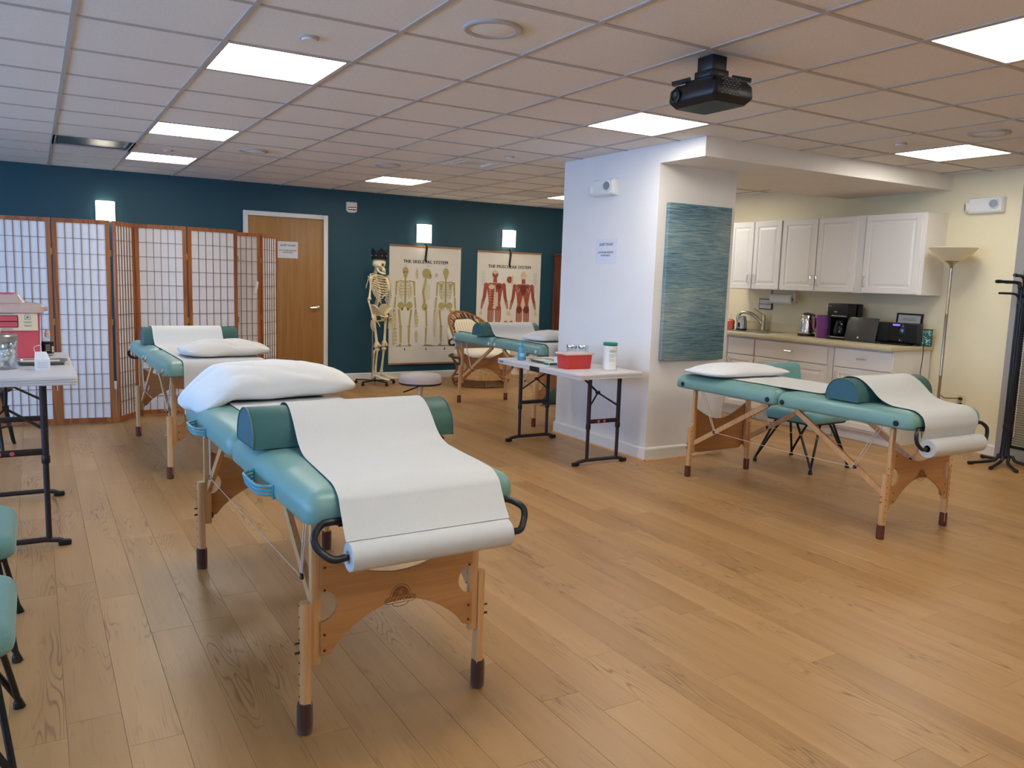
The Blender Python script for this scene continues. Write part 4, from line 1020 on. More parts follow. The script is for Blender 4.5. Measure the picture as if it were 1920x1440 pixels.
def pillow(label, loc, rz, a, b, T, seed=0, material=None, droop=None, tilt=0.0, wr=1.0):
    """cotton pillow: a, b half sizes, T thickness; droop = (x from which the end hangs, slope)"""
    rr = random.Random(seed); o1 = Vector((rr.uniform(0, 50), rr.uniform(0, 50), 0))
    def pt(u, v, side):
        x, y = 2 * u - 1, 2 * v - 1
        ex, ey = abs(x) ** 2.6, abs(y) ** 2.6
        h = max(0.0, (1 - ex) * (1 - ey)) ** .55
        kx, ky = sqrt(1 - .26 * y ** 4), sqrt(1 - .26 * x ** 4)
        px = a * x * kx * (1 - .07 * (1 - abs(y)) ** 2 * abs(x) ** 3 * 0 - .05 * (1 - y * y) * abs(x) ** 4 * 0 + 0) * (1 - .06 * (1 - y * y) * x * x)
        py = b * y * ky * (1 - .08 * (1 - x * x) * y * y)
        edge = min(1.0, (1 - max(abs(x), abs(y))) * 4)
        nz = noise.noise(Vector((px * 7, py * 7, 3.1)) + o1) * .5 + noise.noise(Vector((px * 16, py * 16, 7.7)) + o1) * .3
        cr = (1 - abs(noise.noise(Vector((px * 5 + py * 6, py * 3, 1.3)) + o1))) ** 6
        if side > 0: z = T * .30 + T * .70 * h * (1 + .10 * nz) - wr * .016 * cr * edge + wr * .010 * nz * edge * (1.2 - h)
        else: z = T * .30 * (1 - h ** .45) + .0
        if side > 0 and max(abs(x), abs(y)) > .999: z = T * .30 + .006
        if side < 0 and max(abs(x), abs(y)) > .999: z = T * .30 - .004
        z += .012 * wr * noise.noise(Vector((px * 6, py * 6, 9.)) + o1) * (max(abs(x), abs(y)) ** 6) * (T / .15)
        if droop and px < droop[0]: z -= (droop[0] - px) * droop[1]
        return Vector((px, py, max(z, 0.0) if not droop else z))
    N = 48; m = MB(); n1 = N + 1
    vt = [pt(i / N, j / N, 1) for j in range(n1) for i in range(n1)]; vb = [pt(i / N, j / N, -1) for j in range(n1) for i in range(n1)]
    K = len(vt); fs = []
    for j in range(N):
        for i in range(N):
            q = (j * n1 + i, j * n1 + i + 1, (j + 1) * n1 + i + 1, (j + 1) * n1 + i); fs.append(q); fs.append(tuple(K + v for v in q[::-1]))
    bd = [i for i in range(N)] + [i * n1 + N for i in range(N)] + [N * n1 + i for i in range(N, 0, -1)] + [i * n1 for i in range(N, 0, -1)]
    for i in range(len(bd)):
        p, q = bd[i], bd[(i + 1) % len(bd)]; fs.append((p, K + p, K + q, q))
    m.add(vt + vb, fs)
    o = m.build('pillow', material or M_pillow, None, smooth=80, loc=loc, rot=(tilt, 0, rz))
    return tag(o, label, 'pillow', 'white pillows on the massage tables')

TABLES = dict(near=((.758, -.94), .0185, .690), right=((4.177, -.505), 0.0, .645), left=((.835, 2.43), pi + .02, .695), far=((4.17, 3.18), pi, .690))
def run_table(key, label, knob, handles, sock, plabel, blabel, yb, yend, drop=0.0, strap=True, px=0.0, bx=0.02, slant=0.0, L=.35, roll=(.092, .066, .041)):
    loc, rz, zb = TABLES[key]
    massage_table(label, (*loc, 0), rz, zb, knob, handles, sock, solid=(key == 'right'), roll=roll)
    exam_paper(plabel, (*loc, 0), rz, zb, yb, yend, drop, px, slant, roll)
    bolster(blabel, loc, rz, zb + PADT + .0012, yb, L, strap, bx)
run_table('near', 'large teal massage table in the foreground with blue carry handles', None, True, True,
          'white paper roll and sheet on the foreground massage table', 'dark green bolster under paper on the foreground table', -.23, .70, slant=.065, bx=.04, L=.375)
run_table('right', 'teal massage table in front of the pillar with dark corner buttons', M_blackp, False, False,
          'white paper roll and sheet on the table before the kitchen', 'dark green bolster on the table before the kitchen', -.465, .70, slant=.04, bx=.045, roll=(.048, .092, .050, .245), px=-.01)
run_table('left', 'teal massage table in front of the folding screens', M_brass, False, False,
          'white paper roll and sheet on the table by the folding screens', 'dark green bolster on the table by the folding screens', -.47, .8, drop=.34, px=-.03, bx=-.06, strap=-1)
run_table('far', 'teal massage table near the charts behind the small folding table', M_offw, False, False,
          'white paper roll and sheet on the table near the charts', 'dark green bolster on the table near the charts', -.26, .8, drop=.12, strap=-1)
zt = lambda k: TABLES[k][2] + PADT + .006
pillow('big plump white pillow on the foreground massage table', (.775, -.09, zt('near') + .001), .13, .41, .235, .17, 3, None, droop=(-.24, .55), wr=1.3)
pillow('thin flat white pillow on the table before the kitchen', (4.20, .17, zt('right')), .0, .40, .21, .085, 11, wr=.8)
pillow('crumpled ivory pillow on the table by the folding screens', (.935, 1.80, zt('left')), .06, .30, .20, .12, 23, M_pillow2, wr=2.2)
pillow('crumpled white pillow on the table near the charts', (4.27, 2.66, zt('far')), .1, .34, .21, .105, 31, M_pillow, wr=1.6)

# ------------------------------------------------------------------ white folding utility tables (length along local y)
def utility_table(label, loc, zt, dots=(-1,)):
    t = thing('folding_table', label, 'table', (*loc, 0), 0.0)
    hx, hy, th = .305, .61, .045
    MB().slab(-hx, hx, -hy, hy, .03, [(.02, zt - th), (.002, zt - th + .002), (0, zt - th + .008), (.003, zt - th + .0125), (0, zt - th + .017), (0, zt - .024), (.003, zt - .0205), (0, zt - .017), (0, zt - .006), (.003, zt - .001), (.008, zt), (.05, zt)], 5).build('table_top', M_tabletop, t, smooth=40)
    for s in (-1, 1):
        MB().cbox(s * hx - .012, s * hx + .004 if s > 0 else s * hx + .012, -.07, .07, zt - th - .004, zt - .008, .004).build('carry_latch', M_black, t) if s > 0 else \
            MB().cbox(s * hx - .004, s * hx + .012, -.07, .07, zt - th - .004, zt - .008, .004).build('carry_latch', M_black, t)
    bd = MB().prism(rrect(.50, .56, zt - .03, zt - .015, .004, 2), lambda a, b, d: Vector((d, a, b)), -hx - .0015, -hx + .001).build('maker_badge', M_navy, t)
    m = MB()
    for q in range(5): m.box(-hx - .0022, -hx - .0014, .508 + q * .010, .514 + q * .010, zt - .0255, zt - .0195)
    tag(m.build('badge_lettering', M_offw, bd, smooth=None), kind='stuff')
    for e in (-1, 1):
        y = e * .50; zc = zt - .42
        for s in (-1, 1):
            x_ = .018 + s * .14
            lg = MB().cyl((x_, y, zc), (x_, y, zt - th + .002), .0165, 12).build('leg', M_brownm, t)
            MB().cyl((x_, y, .035), (x_, y, zc), .0135, 12).build('leg_extension', M_brownm, lg)
            MB().lathe([(.018, -.018), (.0195, -.012), (.0195, .016), (.018, .02)], 14, Matrix.Translation((x_, y, zc))).build('collar', M_blackp, lg)
        MB().cbox(-.11, .146, y - .011, y + .011, zc + .025, zc + .055, .003).build('cross_bar', M_brownm, t)
        if e in dots:
            for x in (-.035, .02): MB().lathe([(.011, 0), (.011, .003), (.008, .006), (0, .006)], 14, Matrix.Translation((x, y - .011, zc + .04)) @ Matrix.Rotation(pi / 2, 4, 'X')).build('lock_button', M_pink, t)
        MB().tube([(-.245, y, .012), (-.20, y, .03), (-.14, y, .038), (.14, y, .038), (.20, y, .03), (.245, y, .012)], [.011, .0135, .014, .014, .0135, .011], 10).build('foot_bar', M_brownm, t)
        for s in (-1, 1): MB().rbox(s * .225 - .03, s * .225 + .03, y - .015, y + .015, 0, .03, .008, 2).build('foot_cap', M_blackp, t)
        hz = zt - .17; hy_ = y - e * .06
        MB().tube([(0, y - e * .34, zt - th), (0, hy_, hz)], .0085, 8).tube([(-.12, y, zt - .27), (0, hy_, hz), (.155, y, zt - .27)], .0075, 8).build('folding_brace', M_brownm, t)
        MB().lathe([(.014, -.014), (.014, .014)], 12, Matrix.Translation((0, hy_, hz)) @ Matrix.Rotation(pi / 2, 4, 'Y')).build('brace_lock', M_blackp, t)
    return t
UT_R, UT_L = (3.515, 1.365), (-.325, .965)
ZR, ZL = .715, .862
utility_table('white folding table against the pillar with supplies on top', UT_R, ZR)
utility_table('tall white folding table at the left edge with supplies on top', UT_L, ZL)
# ------------------------------------------------------------------ teal upholstered chairs with V-shaped wire legs (facing local -y)
def chair(label, loc, rz, group):
    t = thing('teal_chair', label, 'chair', (*loc, 0), rz, group)
    zs = .375
    prof = [(.02, zs), (.004, zs + .006), (0, zs + .02), (.002, zs + .045), (.012, zs + .066), (.035, zs + .078), (.09, zs + .084), (.18, zs + .086)]
    MB().slab(-.255, .255, -.26, .24, .075, prof, 6).build('seat', M_fabric, t, smooth=60)
    MB().slab(-.23, .23, -.235, .215, .06, [(0, zs - .012), (0, zs + .002)], 4).build('seat_frame', M_black, t)
    M = Matrix.Translation((0, .245, .64)) @ Matrix.Rotation(radians(-12), 4, 'X') @ Matrix.Rotation(pi / 2, 4, 'X')
    bp = [(.03, -.035), (.008, -.03), (0, -.015), (.0, .012), (.012, .028), (.05, .034), (.1, .035)]
    m = MB(); loops = []
    for ins, z in bp:
        pts = rrect(-.245 + ins, .245 - ins, -.15 + ins, .15 - ins, max(.05 - ins, .006), 6)
        loops.append([M @ Vector((a, b, z + .05 * (1 - (a / .25) ** 2) * -1)) for a, b in pts])
    m.rings(loops).build('backrest', M_fabric, t, smooth=60)
    for s in (-1, 1):
        MB().bar((s * .13, .20, zs - .006), (s * .13, .285, .56), .03, .008, up=(0, 1, 0)).build('back_support', M_black, t, smooth=None)
    for sx in (-1, 1):
        for sy in (-1, 1):
            ft = Vector((sx * .235, sy * .245 + (.0 if sy < 0 else .02), .006))
            m = MB().tube(catmull([(sx * .19, sy * .04, zs - .004), (sx * .195, sy * .07, zs - .012), ft + Vector((-sx * .004, 0, .03)), ft], 3), .0095, 8)
            m.tube(catmull([(sx * .06, sy * .19, zs - .004), (sx * .08, sy * .195, zs - .012), ft + Vector((-sx * .004, 0, .03)), ft], 3), .0095, 8)
            lg = m.build('leg', M_black, t)
            MB().lathe([(.011, 0), (.0135, .003), (.0135, .02), (.011, .026)], 10, Matrix.Translation((ft.x, ft.y, 0))).build('foot_cap', M_blackp, lg)
    return t
G_ = 'teal chairs lined up at the left edge'
chair('teal chair at the left edge nearest the white folding table', (-.535, -.60), pi / 2, G_)
chair('teal chair at the left edge, second from the white folding table', (-.525, -1.42), pi / 2, G_)
chair('teal chair cut by the lower left corner of the picture', (-.55, -2.22), pi / 2, G_)
chair('teal chair behind the massage table before the kitchen', (5.02, .21), radians(4), 'teal chair by the kitchen')

# ------------------------------------------------------------------ kitchen along the right wall
def panel_door(parent, name, x, y0, y1, z0, z1, raised=True, handle=None, horiz=False):
    """front facing -x at plane x; handle = (y, z) centre"""
    ins = [(0, 0), (0, .016), (.003, .019)]
    if raised: ins += [(.052, .019), (.057, .013), (.068, .013), (.088, .0185)]
    loops = [[Vector((x - d, a, b)) for a, b in ((y0 + i, z0 + i), (y1 - i, z0 + i), (y1 - i, z1 - i), (y0 + i, z1 - i))] for i, d in ins]
    d = MB().rings(loops).build(name, M_cab, parent, smooth=None)
    if handle:
        hy, hz = handle; q = .045
        a = (0, q, 0) if horiz else (0, 0, q); a = Vector(a); c = Vector((x - .019, hy, hz)); o = Vector((-.026, 0, 0))
        MB().tube([c - a, c - a + o * .7, c - a * .86 + o, c + a * .86 + o, c + a + o * .7, c + a], .0045, 8).build('handle', M_chrome, d)
    return d
UX = 6.55
def upper(label, y0, y1, doors):
    t = thing('wall_cabinet', label, 'cabinet', (0, 0, 0), group='white wall cabinets')
    MB().box(UX + .02, XR, y0, y1, 1.36, 2.085).build('body', M_cab, t, smooth=None)
    for a, b, hs in doors: panel_door(t, 'door', UX + .0195, a, b, 1.365, 2.08, True, (a + .03 if hs < 0 else b - .03, 1.47))
upper('white wall cabinet nearest the pillar, above the sink', 1.925, 2.64, [(1.93, 2.295, 1), (2.305, 2.635, -1)])
upper('middle white double-door wall cabinet above the coffee maker', .945, 1.915, [(1.475, 1.91, -1), (1.02, 1.465, 1)])
upper('single-door white wall cabinet closest to the floor lamp', .335, .938, [(.37, .93, 1)])
BX = 6.29
def lower(label, y0, y1, drawers, doors):
    t = thing('base_cabinet', label, 'cabinet', (0, 0, 0), group='white base cabinets')
    MB().box(BX + .02, XR - .022, y0, y1, .10, .862).box(BX + .08, XR - .022, y0 + .005, y1 - .005, 0.0, .10).build('body', M_cab, t, smooth=None)
    for a, b, h in drawers: panel_door(t, 'drawer', BX + .0195, a, b, .675, .845, False, ((a + b) / 2, .765) if h else None, True)
    for a, b, hs in doors: panel_door(t, 'door', BX + .0195, a, b, .12, .662, True, (a + .03 if hs < 0 else b - .03, .58) if hs else None)
lower('white base cabinet under the sink beside the pillar', 1.955, 2.70, [(1.96, 2.325, False), (2.335, 2.695, False)], [(1.96, 2.325, 1), (2.335, 2.695, -1)])
lower('white base cabinet with one wide drawer behind the teal chair', .985, 1.948, [(1.045, 1.94, True)], [(1.497, 1.94, -1), (1.045, 1.489, 1)])
lower('white base cabinet at the open end below the stereo', .365, .978, [(.375, .955, True)], [(.375, .955, 1)])
t = thing('countertop', 'speckled beige kitchen countertop', 'countertop', (0, 0, 0))
ZK = .903
MB().cbox(6.245, XR, .35, 2.72, .863, ZK, .006).build('worktop', M_counter, t)
t = thing('backsplash', 'low beige backsplash strip along the wall behind the kettle', 'backsplash', (0, 0, 0))
MB().cbox(XR - .02, XR - .0005, .35, 2.72, ZK + .0005, ZK + .10, .004).build('strip', M_counter, t)
# sink
t = thing('sink', 'stainless drop-in sink beside the pillar', 'sink', (6.57, 2.28, ZK))
loops = [[Vector((a, b, z)) for a, b in rrect(-.215 + i, .215 - i, -.31 + i, .31 - i, .045, 5)] for i, z in ((0, .0002), (0, .004), (.012, .006), (.03, .003), (.034, .0012))]
MB().rings(loops).build('rim', M_steel, t, smooth=50)
MB().lathe([(.028, .0015), (.02, .0022), (0, .0022)], 18).build('drain', M_chrome, t)
t = thing('faucet', 'brushed nickel kitchen faucet arching over the sink', 'faucet', (6.775, 2.29, ZK + .0062))
MB().lathe([(.034, 0), (.032, .008), (.024, .014), (.022, .10), (.024, .13), (.02, .165), (.012, .178), (0, .18)], 20).build('body', M_nickel, t)
MB().tube(catmull([(-.006, .01, .06), (-.04, .07, .145), (-.075, .14, .185), (-.11, .205, .19), (-.13, .24, .165), (-.135, .25, .12)], 6), .017, 12).build('spout', M_nickel, t)
MB().lathe([(.02, 0), (.022, .03), (.02, .045)], 14, Matrix.Translation((-.135, .25, .088))).build('spray_head', M_nickel, t)
MB().tube([(0, 0, .165), (-.02, .04, .20), (-.05, .10, .235)], [.01, .008, .006], 8).build('lever', M_nickel, t)
t = thing('soap_bottle', 'red hand soap bottle at the end of the counter by the pillar', 'soap bottle', (6.66, 2.665, ZK))
MB().slab(-.025, .025, -.05, .05, .02, [(.004, 0), (0, .006), (.0, .03), (.004, .05), (-.002, .085), (.008, .105), (.018, .112)], 4).build('bottle', M_soap, t, smooth=50)
MB().lathe([(.014, .11), (.014, .13), (.006, .132), (.005, .155), (.012, .158), (.012, .168), (0, .17)], 14).build('pump', M_jar, t)
t = thing('soap_dispenser', 'silver automatic soap dispenser in front of the faucet', 'dispenser', (6.60, 2.44, ZK + .0005))
MB().slab(-.045, .045, -.055, .055, .03, [(.004, 0), (0, .006), (0, .02)], 5).build('base', M_blackp, t, smooth=50)
MB().slab(-.045, .045, -.055, .055, .03, [(.0, .02), (.003, .10), (.012, .115), (.014, .15), (.03, .16)], 5).build('body', M_steel, t, smooth=50)
MB().box(-.047, -.044, -.012, .012, .04, .085).build('sensor_window', M_blackp, t, smooth=None)
t = thing('framed_notice', 'small dark framed notice on the wall above the sink', 'notice', (XR, 2.35, 1.20))
MB().box(-.016, 0, -.092, .092, -.058, .058).build('frame', M_dark, t, smooth=None)
for z0, z1 in ((-.05, -.003), (.003, .05)): MB().box(-.018, -.015, -.084, .084, z0, z1).build('card', M_offw, t, smooth=None)
t = thing('paper_towel_holder', 'paper towel roll hung under the wall cabinets', 'paper towel', (6.70, 1.975, 1.268))
MB().lathe([(.022, -.14), (.022, .14), (.052, .14), (.054, .138), (.054, -.138), (.052, -.14), (.022, -.14)], 28, Matrix.Rotation(pi / 2, 4, 'X')).build('towel_roll', M_pillow, t)
MB().cyl((0, -.155, 0), (0, .155, 0), .012, 12).build('core', M_brass, t)
for s in (-1, 1): MB().cbox(-.02, .02, s * .158 - .006, s * .158 + .006, -.02, .092, .003).build('bracket', M_offw, t)
t = thing('kettle', 'stainless electric kettle on a black base', 'kettle', (6.65, 1.60, ZK))
MB().lathe([(.082, 0), (.085, .004), (.085, .022), (.08, .026)], 24).build('power_base', M_blackp, t)
MB().lathe([(.078, .026), (.08, .035), (.078, .06), (.068, .15), (.058, .205), (.053, .215)], 28).build('body', M_chrome, t)
MB().lathe([(.053, .214), (.048, .226), (.03, .236), (0, .24)], 24).build('lid', M_blackp, t)
MB().tube(catmull([(.0, -.05, .222), (.0, -.085, .215), (.0, -.105, .17), (.0, -.103, .1), (.0, -.08, .05)], 5), .011, 8).build('handle', M_blackp, t)
t = thing('pitcher', 'tall purple plastic pitcher beside the kettle', 'pitcher', (6.60, 1.35, ZK))
MB().lathe([(.062, 0), (.066, .006), (.078, .225), (.076, .225), (.063, .01), (0, .008)], 28).build('body', M_purple, t)
MB().tube(catmull([(0, .075, .20), (0, .115, .195), (0, .122, .14), (0, .11, .07), (0, .068, .05)], 5), .010, 8).build('handle', mat('pink_handle', '#b5607a', .4), t)
t = thing('coffee_maker', 'black drip coffee maker with a glass carafe', 'coffee maker', (6.62, 1.145, ZK))
MB().cbox(-.10, .13, -.115, .115, 0, .035, .008).cbox(.02, .13, -.115, .115, .03, .35, .008).cbox(-.06, .03, -.115, -.10, .03, .23, .003).cbox(-.06, .03, .10, .115, .03, .23, .003).cbox(-.10, .06, -.115, .115, .215, .35, .01).build('body', M_blackp, t)
MB().box(-.104, -.099, -.11, .06, .225, .236).build('trim_band', M_chrome, t, smooth=None)
MB().box(-.104, -.099, -.11, .06, .022, .030).build('base_band', M_chrome, t, smooth=None)
MB().box(-.1035, -.099, .0, .035, .262, .276).build('control_display', M_inkg, t, smooth=None)
MB().box(-.1035, -.099, .072, .098, .318, .326).build('nameplate', M_inkg, t, smooth=None)
cf = MB().lathe([(.05, .037), (.064, .055), (.066, .10), (.052, .15), (.045, .165)], 24, Matrix.Translation((-.035, 0, 0))).build('carafe', M_gloss, t)
MB().lathe([(.046, .165), (.046, .185), (.02, .192), (0, .192)], 20, Matrix.Translation((-.035, 0, 0))).build('carafe_lid', M_blackp, cf)
MB().tube(catmull([(-.09, -.02, .16), (-.135, -.03, .15), (-.14, -.03, .09), (-.1, -.025, .06)], 4), .008, 8).build('carafe_handle', M_blackp, cf)
t = thing('laptop', 'open dark grey laptop with its lid toward the room', 'laptop', (6.52, .862, ZK))
MB().cbox(-.02, .22, -.165, .165, .0, .018, .004).build('base', mat('laptop_grey', '#4c4a48', .35, metal=.5), t)
ML = Matrix.Translation((-.02, 0, .017)) @ Matrix.Rotation(radians(-62), 4, 'Y') @ Matrix.Translation((.0, 0, 0))
ML = Matrix.Translation((-.018, 0, .018)) @ Matrix.Rotation(radians(12), 4, 'Y')
lid = MB().cbox(-.008, 0, -.165, .165, 0, .215, .003, ML).build('lid', MATS['laptop_grey'], t)
MB().add([ML @ Vector((-.0085, a, b)) for a, b in arc(.02, .022, .009, 0, 2 * pi, 14)[:-1]], [tuple(range(14))]).build('lid_emblem', M_offw, lid, smooth=None)
t = thing('white_mug', 'white mug half hidden behind the laptop', 'mug', (6.78, .93, ZK))
MB().lathe([(.034, 0), (.038, .004), (.041, .13), (.038, .13), (.035, .01), (0, .008)], 20).build('cup', M_white, t)
MB().tube(catmull([(-.02, -.035, .11), (-.03, -.065, .1), (-.03, -.065, .05), (-.02, -.036, .03)], 4), .005, 6).build('handle', M_white, t)
t = thing('stereo', 'wide black mini stereo with a blue display', 'stereo', (6.62, .555, ZK), radians(8))
MB().slab(-.085, .085, -.13, .13, .04, [(.004, 0), (0, .004), (0, .016), (.01, .022)], 5).build('foot', M_gloss, t)
MB().cbox(-.03, .06, -.20, .20, .022, .20, .012).build('body', M_blackp, t)
MB().cbox(-.036, -.028, -.068, .068, .03, .196, .003).build('center_panel', M_gloss, t)
MB().box(-.0375, -.035, -.032, .034, .172, .19).build('display', M_disp, t, smooth=None)
for s in (-1, 1): MB().cbox(-.034, -.029, s * .135 - .055, s * .135 + .055, .032, .19, .003).build('speaker_grille', mat('speaker_cloth_%s' % ('a' if s < 0 else 'b'), '#18181b', .9, bump=.5, bscale=900), t)
MB().lathe([(.006, 0), (.006, .003), (0, .003)], 12, Matrix.Translation((-.036, -.04, .045)) @ Matrix.Rotation(-pi / 2, 4, 'Y')).build('knob', M_chrome, t)
t = thing('framed_certificate', 'framed certificate leaning on the wall behind the stereo', 'certificate', (6.825, .60, ZK))
MC = Matrix.Rotation(radians(5), 4, 'Y')
fr = MB()
for y0, y1, z0, z1 in ((-.13, -.114, 0, .285), (.114, .13, 0, .285), (-.114, .114, 0, .016), (-.114, .114, .269, .285)): fr.box(-.008, .004, y0, y1, z0, z1, MC)
fr.build('frame', M_blackp, t, smooth=None); MB().box(-.003, .002, -.114, .114, .016, .269, MC).build('sheet', M_offw, t, smooth=None)
m = MB()
for z, w in ((.235, .06), (.22, .075), (.19, .05), (.17, .065)): m.box(-.0036, -.003, -w, w, z, z + .005, MC)
m.build('print_lines', M_inkg, t, smooth=None)
def leaf_art():
    m = bpy.data.materials.new('leaf_print'); m.use_nodes = True; nt = m.node_tree; b = nt.nodes['Principled BSDF']
    tc = nt.nodes.new('ShaderNodeTexCoord'); n = nt.nodes.new('ShaderNodeTexNoise'); n.inputs['Scale'].default_value = 26; n.inputs['Distortion'].default_value = 2.0
    nt.links.new(tc.outputs['Object'], n.inputs['Vector']); rp = nt.nodes.new('ShaderNodeValToRGB'); cr = rp.color_ramp
    cr.elements[0].position = .42; cr.elements[0].color = (*lin('#0d3a34'), 1); cr.elements[1].position = .62; cr.elements[1].color = (*lin('#a8c8b8'), 1)
    e = cr.elements.new(.5); e.color = (*lin('#2a7a68'), 1)
    nt.links.new(n.outputs['Fac'], rp.inputs[0]); nt.links.new(rp.outputs[0], b.inputs['Base Color']); return m
t = thing('leaf_picture', 'small green leaf print leaning at the open end of the counter', 'picture', (6.75, .375, ZK), radians(25))
MC = Matrix.Rotation(radians(10), 4, 'Y')
MB().box(-.010, .002, -.06, .06, 0, .155, MC).build('frame', M_blackp, t, smooth=None); MB().box(-.0112, -.0098, -.053, .053, .008, .147, MC).build('print', leaf_art(), t, smooth=None)
t = thing('power_cord', 'thin black cord hanging down the end of the counter', 'cord', (6.62, .335, 0))
MB().tube(catmull([(.05, .06, .915), (.06, .018, .925), (.06, -.002, .90), (.055, -.006, .78), (.045, -.006, .66), (.085, -.008, .56), (.10, -.004, .46), (.06, -.01, .36), (.09, -.03, .2), (.12, -.05, .03), (.16, -.12, .006)], 6), .0035, 6).build('cable', M_blackp, t)
t = thing('wall_outlet', 'cream wall outlet with two black plugs below the floor lamp', 'outlet', (XR, .05, .435))
MB().cbox(-.006, 0, -.04, .04, -.06, .06, .002).build('cover_plate', mat('outlet_cream', '#d8c79c', .5), t)
for z, y2, z2 in ((.028, .20, -.02), (-.022, .16, -.12)):
    p = MB().cyl((-.006, 0, z), (-.032, 0, z), .013, 12).build('plug', M_blackp, t)
    MB().tube(catmull([(-.03, .0, z), (-.045, .03, z), (-.05, y2 * .6, z + z2 * .5), (-.05, y2, z + z2), (-.045, y2 + .04, z - .42)], 5), .0035, 6).build('cord', M_blackp, p)

# ------------------------------------------------------------------ torchiere floor lamp
t = thing('floor_lamp', 'nickel torchiere floor lamp with a frosted bowl shade', 'lamp', (6.60, .10, 0))
MB().lathe([(.13, 0), (.135, .006), (.13, .018), (.05, .03), (.016, .04)], 32).build('base', M_nickel, t)
MB().lathe([(.0125, .035), (.0125, .66), (.014, .665), (.014, .675), (.0125, .68), (.0125, 1.20), (.014, 1.205), (.014, 1.215), (.0125, 1.22), (.0125, 1.60)], 16).build('pole', M_nickel, t)
MB().lathe([(.0125, 1.60), (.018, 1.625), (.035, 1.645), (.055, 1.655), (.052, 1.66)], 24).build('collar', M_nickel, t)
MB().lathe([(.045, 1.656), (.09, 1.675), (.15, 1.72), (.188, 1.765), (.192, 1.768), (.19, 1.772), (.148, 1.728), (.088, 1.682), (0, 1.662)], 36).build('shade', M_lampsh, t, smooth=50)

# ------------------------------------------------------------------ black coat rack
t = thing('coat_rack', 'black metal coat rack in front of the blinds', 'coat rack', (6.62, -.495, 0))
for k, deg in enumerate((150, 190, 226, 300, 62)):
    a = radians(deg); d = Vector((cos(a), sin(a), 0)); o = Vector((cos(a + .6), sin(a + .6), 0)) * .023
    pts = [d * .29 + Vector((0, 0, .014)), d * .10 + Vector((0, 0, .035)), d * .04 + o + Vector((0, 0, .075)), o + Vector((0, 0, .16)), o + Vector((0, 0, 1.0)), o + Vector((0, 0, 1.40))]
    hh = 1.43 + .05 * (k % 2)
    pts += [o + d * .012 + Vector((0, 0, hh + .02)), d * .05 + Vector((0, 0, hh + .055)), d * .12 + Vector((0, 0, hh + .06)), d * .22 + Vector((0, 0, hh + .062))]
    rod = MB().tube(catmull(pts, 4), .0125, 10).build('rod', M_black, t)
    MB().lathe([(.012, 0), (.0145, .004), (.0145, .04), (.011, .046)], 12, Matrix.Translation(d * .295 + Vector((0, 0, .0145))) @ (-d).to_track_quat('Z', 'Y').to_matrix().to_4x4()).build('foot_tip', M_blackp, rod)
    MB().lathe([(.012, 0), (.0145, .004), (.0145, .04), (.011, .046)], 12, Matrix.Translation(d * .18 + Vector((0, 0, hh + .062))) @ d.to_track_quat('Z', 'Y').to_matrix().to_4x4()).build('hook_tip', M_blackp, rod)
for k in range(4):
    a = radians(40 + 90 * k); d = Vector((cos(a), sin(a), 0)); hh = 1.36
    MB().tube(catmull([(d.x * .02, d.y * .02, hh), (d.x * .05, d.y * .05, hh + .035), (d.x * .10, d.y * .10, hh + .04), (d.x * .17, d.y * .17, hh + .04)], 4), .009, 8).build('lower_hook', M_black, t)
MB().lathe([(.03, 1.28), (.036, 1.285), (.036, 1.32), (.03, 1.325)], 16).lathe([(.03, .30), (.036, .305), (.036, .34), (.03, .345)], 16).build('clamp_ring', M_black, t)

# ------------------------------------------------------------------ rolling stool
t = thing('rolling_stool', 'grey padded rolling stool behind the foreground table', 'stool', (2.565, 2.12, 0))
MB().lathe([(.0, .505), (.165, .505), (.176, .512), (.178, .535), (.174, .565), (.16, .578), (.08, .585), (0, .586)], 36).build('seat', M_stoolp, t, smooth=50)
MB().lathe([(.0, .496), (.174, .496), (.178, .50), (.178, .508), (.0, .508)], 36).build('seat_rim', M_blackp, t)
MB().lathe([(.055, .496), (.03, .47), (.022, .44), (.022, .30), (.03, .295), (.03, .10), (.045, .085), (.045, .06)], 18).build('column', M_chrome, t)
MB().tube([(-.02, -.01, .475), (-.14, -.06, .452), (-.18, -.075, .445)], .006, 8).build('lever', M_blackp, t)
for k in range(5):
    a = 2 * pi * k / 5 + .9; d = Vector((cos(a), sin(a), 0)) * .72
    lg = MB().bar(d * .03 + Vector((0, 0, .085)), d * .25 + Vector((0, 0, .065)), .03, .022).build('leg', M_blackp, t, smooth=None)
    MB().cyl(d * .25 + Vector((0, 0, .03)) - d.cross(Vector((0, 0, 1))) * .014, d * .25 + Vector((0, 0, .03)) + d.cross(Vector((0, 0, 1))) * .014, .029, 14).cyl(d * .245 + Vector((0, 0, .04)), d * .245 + Vector((0, 0, .075)), .006, 8).build('caster', M_blackp, lg)

# ------------------------------------------------------------------ rattan armchair with cream cushion
t = thing('rattan_chair', 'round rattan armchair with a cream cushion below the charts', 'chair', (4.82, 5.22, 0), radians(28))
t.scale = (1.14, 1.14, 1.04)
def ring(r0x, r0y, z, tilt, a0=0, a1=2 * pi, n=40, dz=0):
    return [Vector((r0x * cos(a0 + (a1 - a0) * k / n), r0y * sin(a0 + (a1 - a0) * k / n), z + tilt * sin(a0 + (a1 - a0) * k / n) + dz)) for k in range(n + 1)]
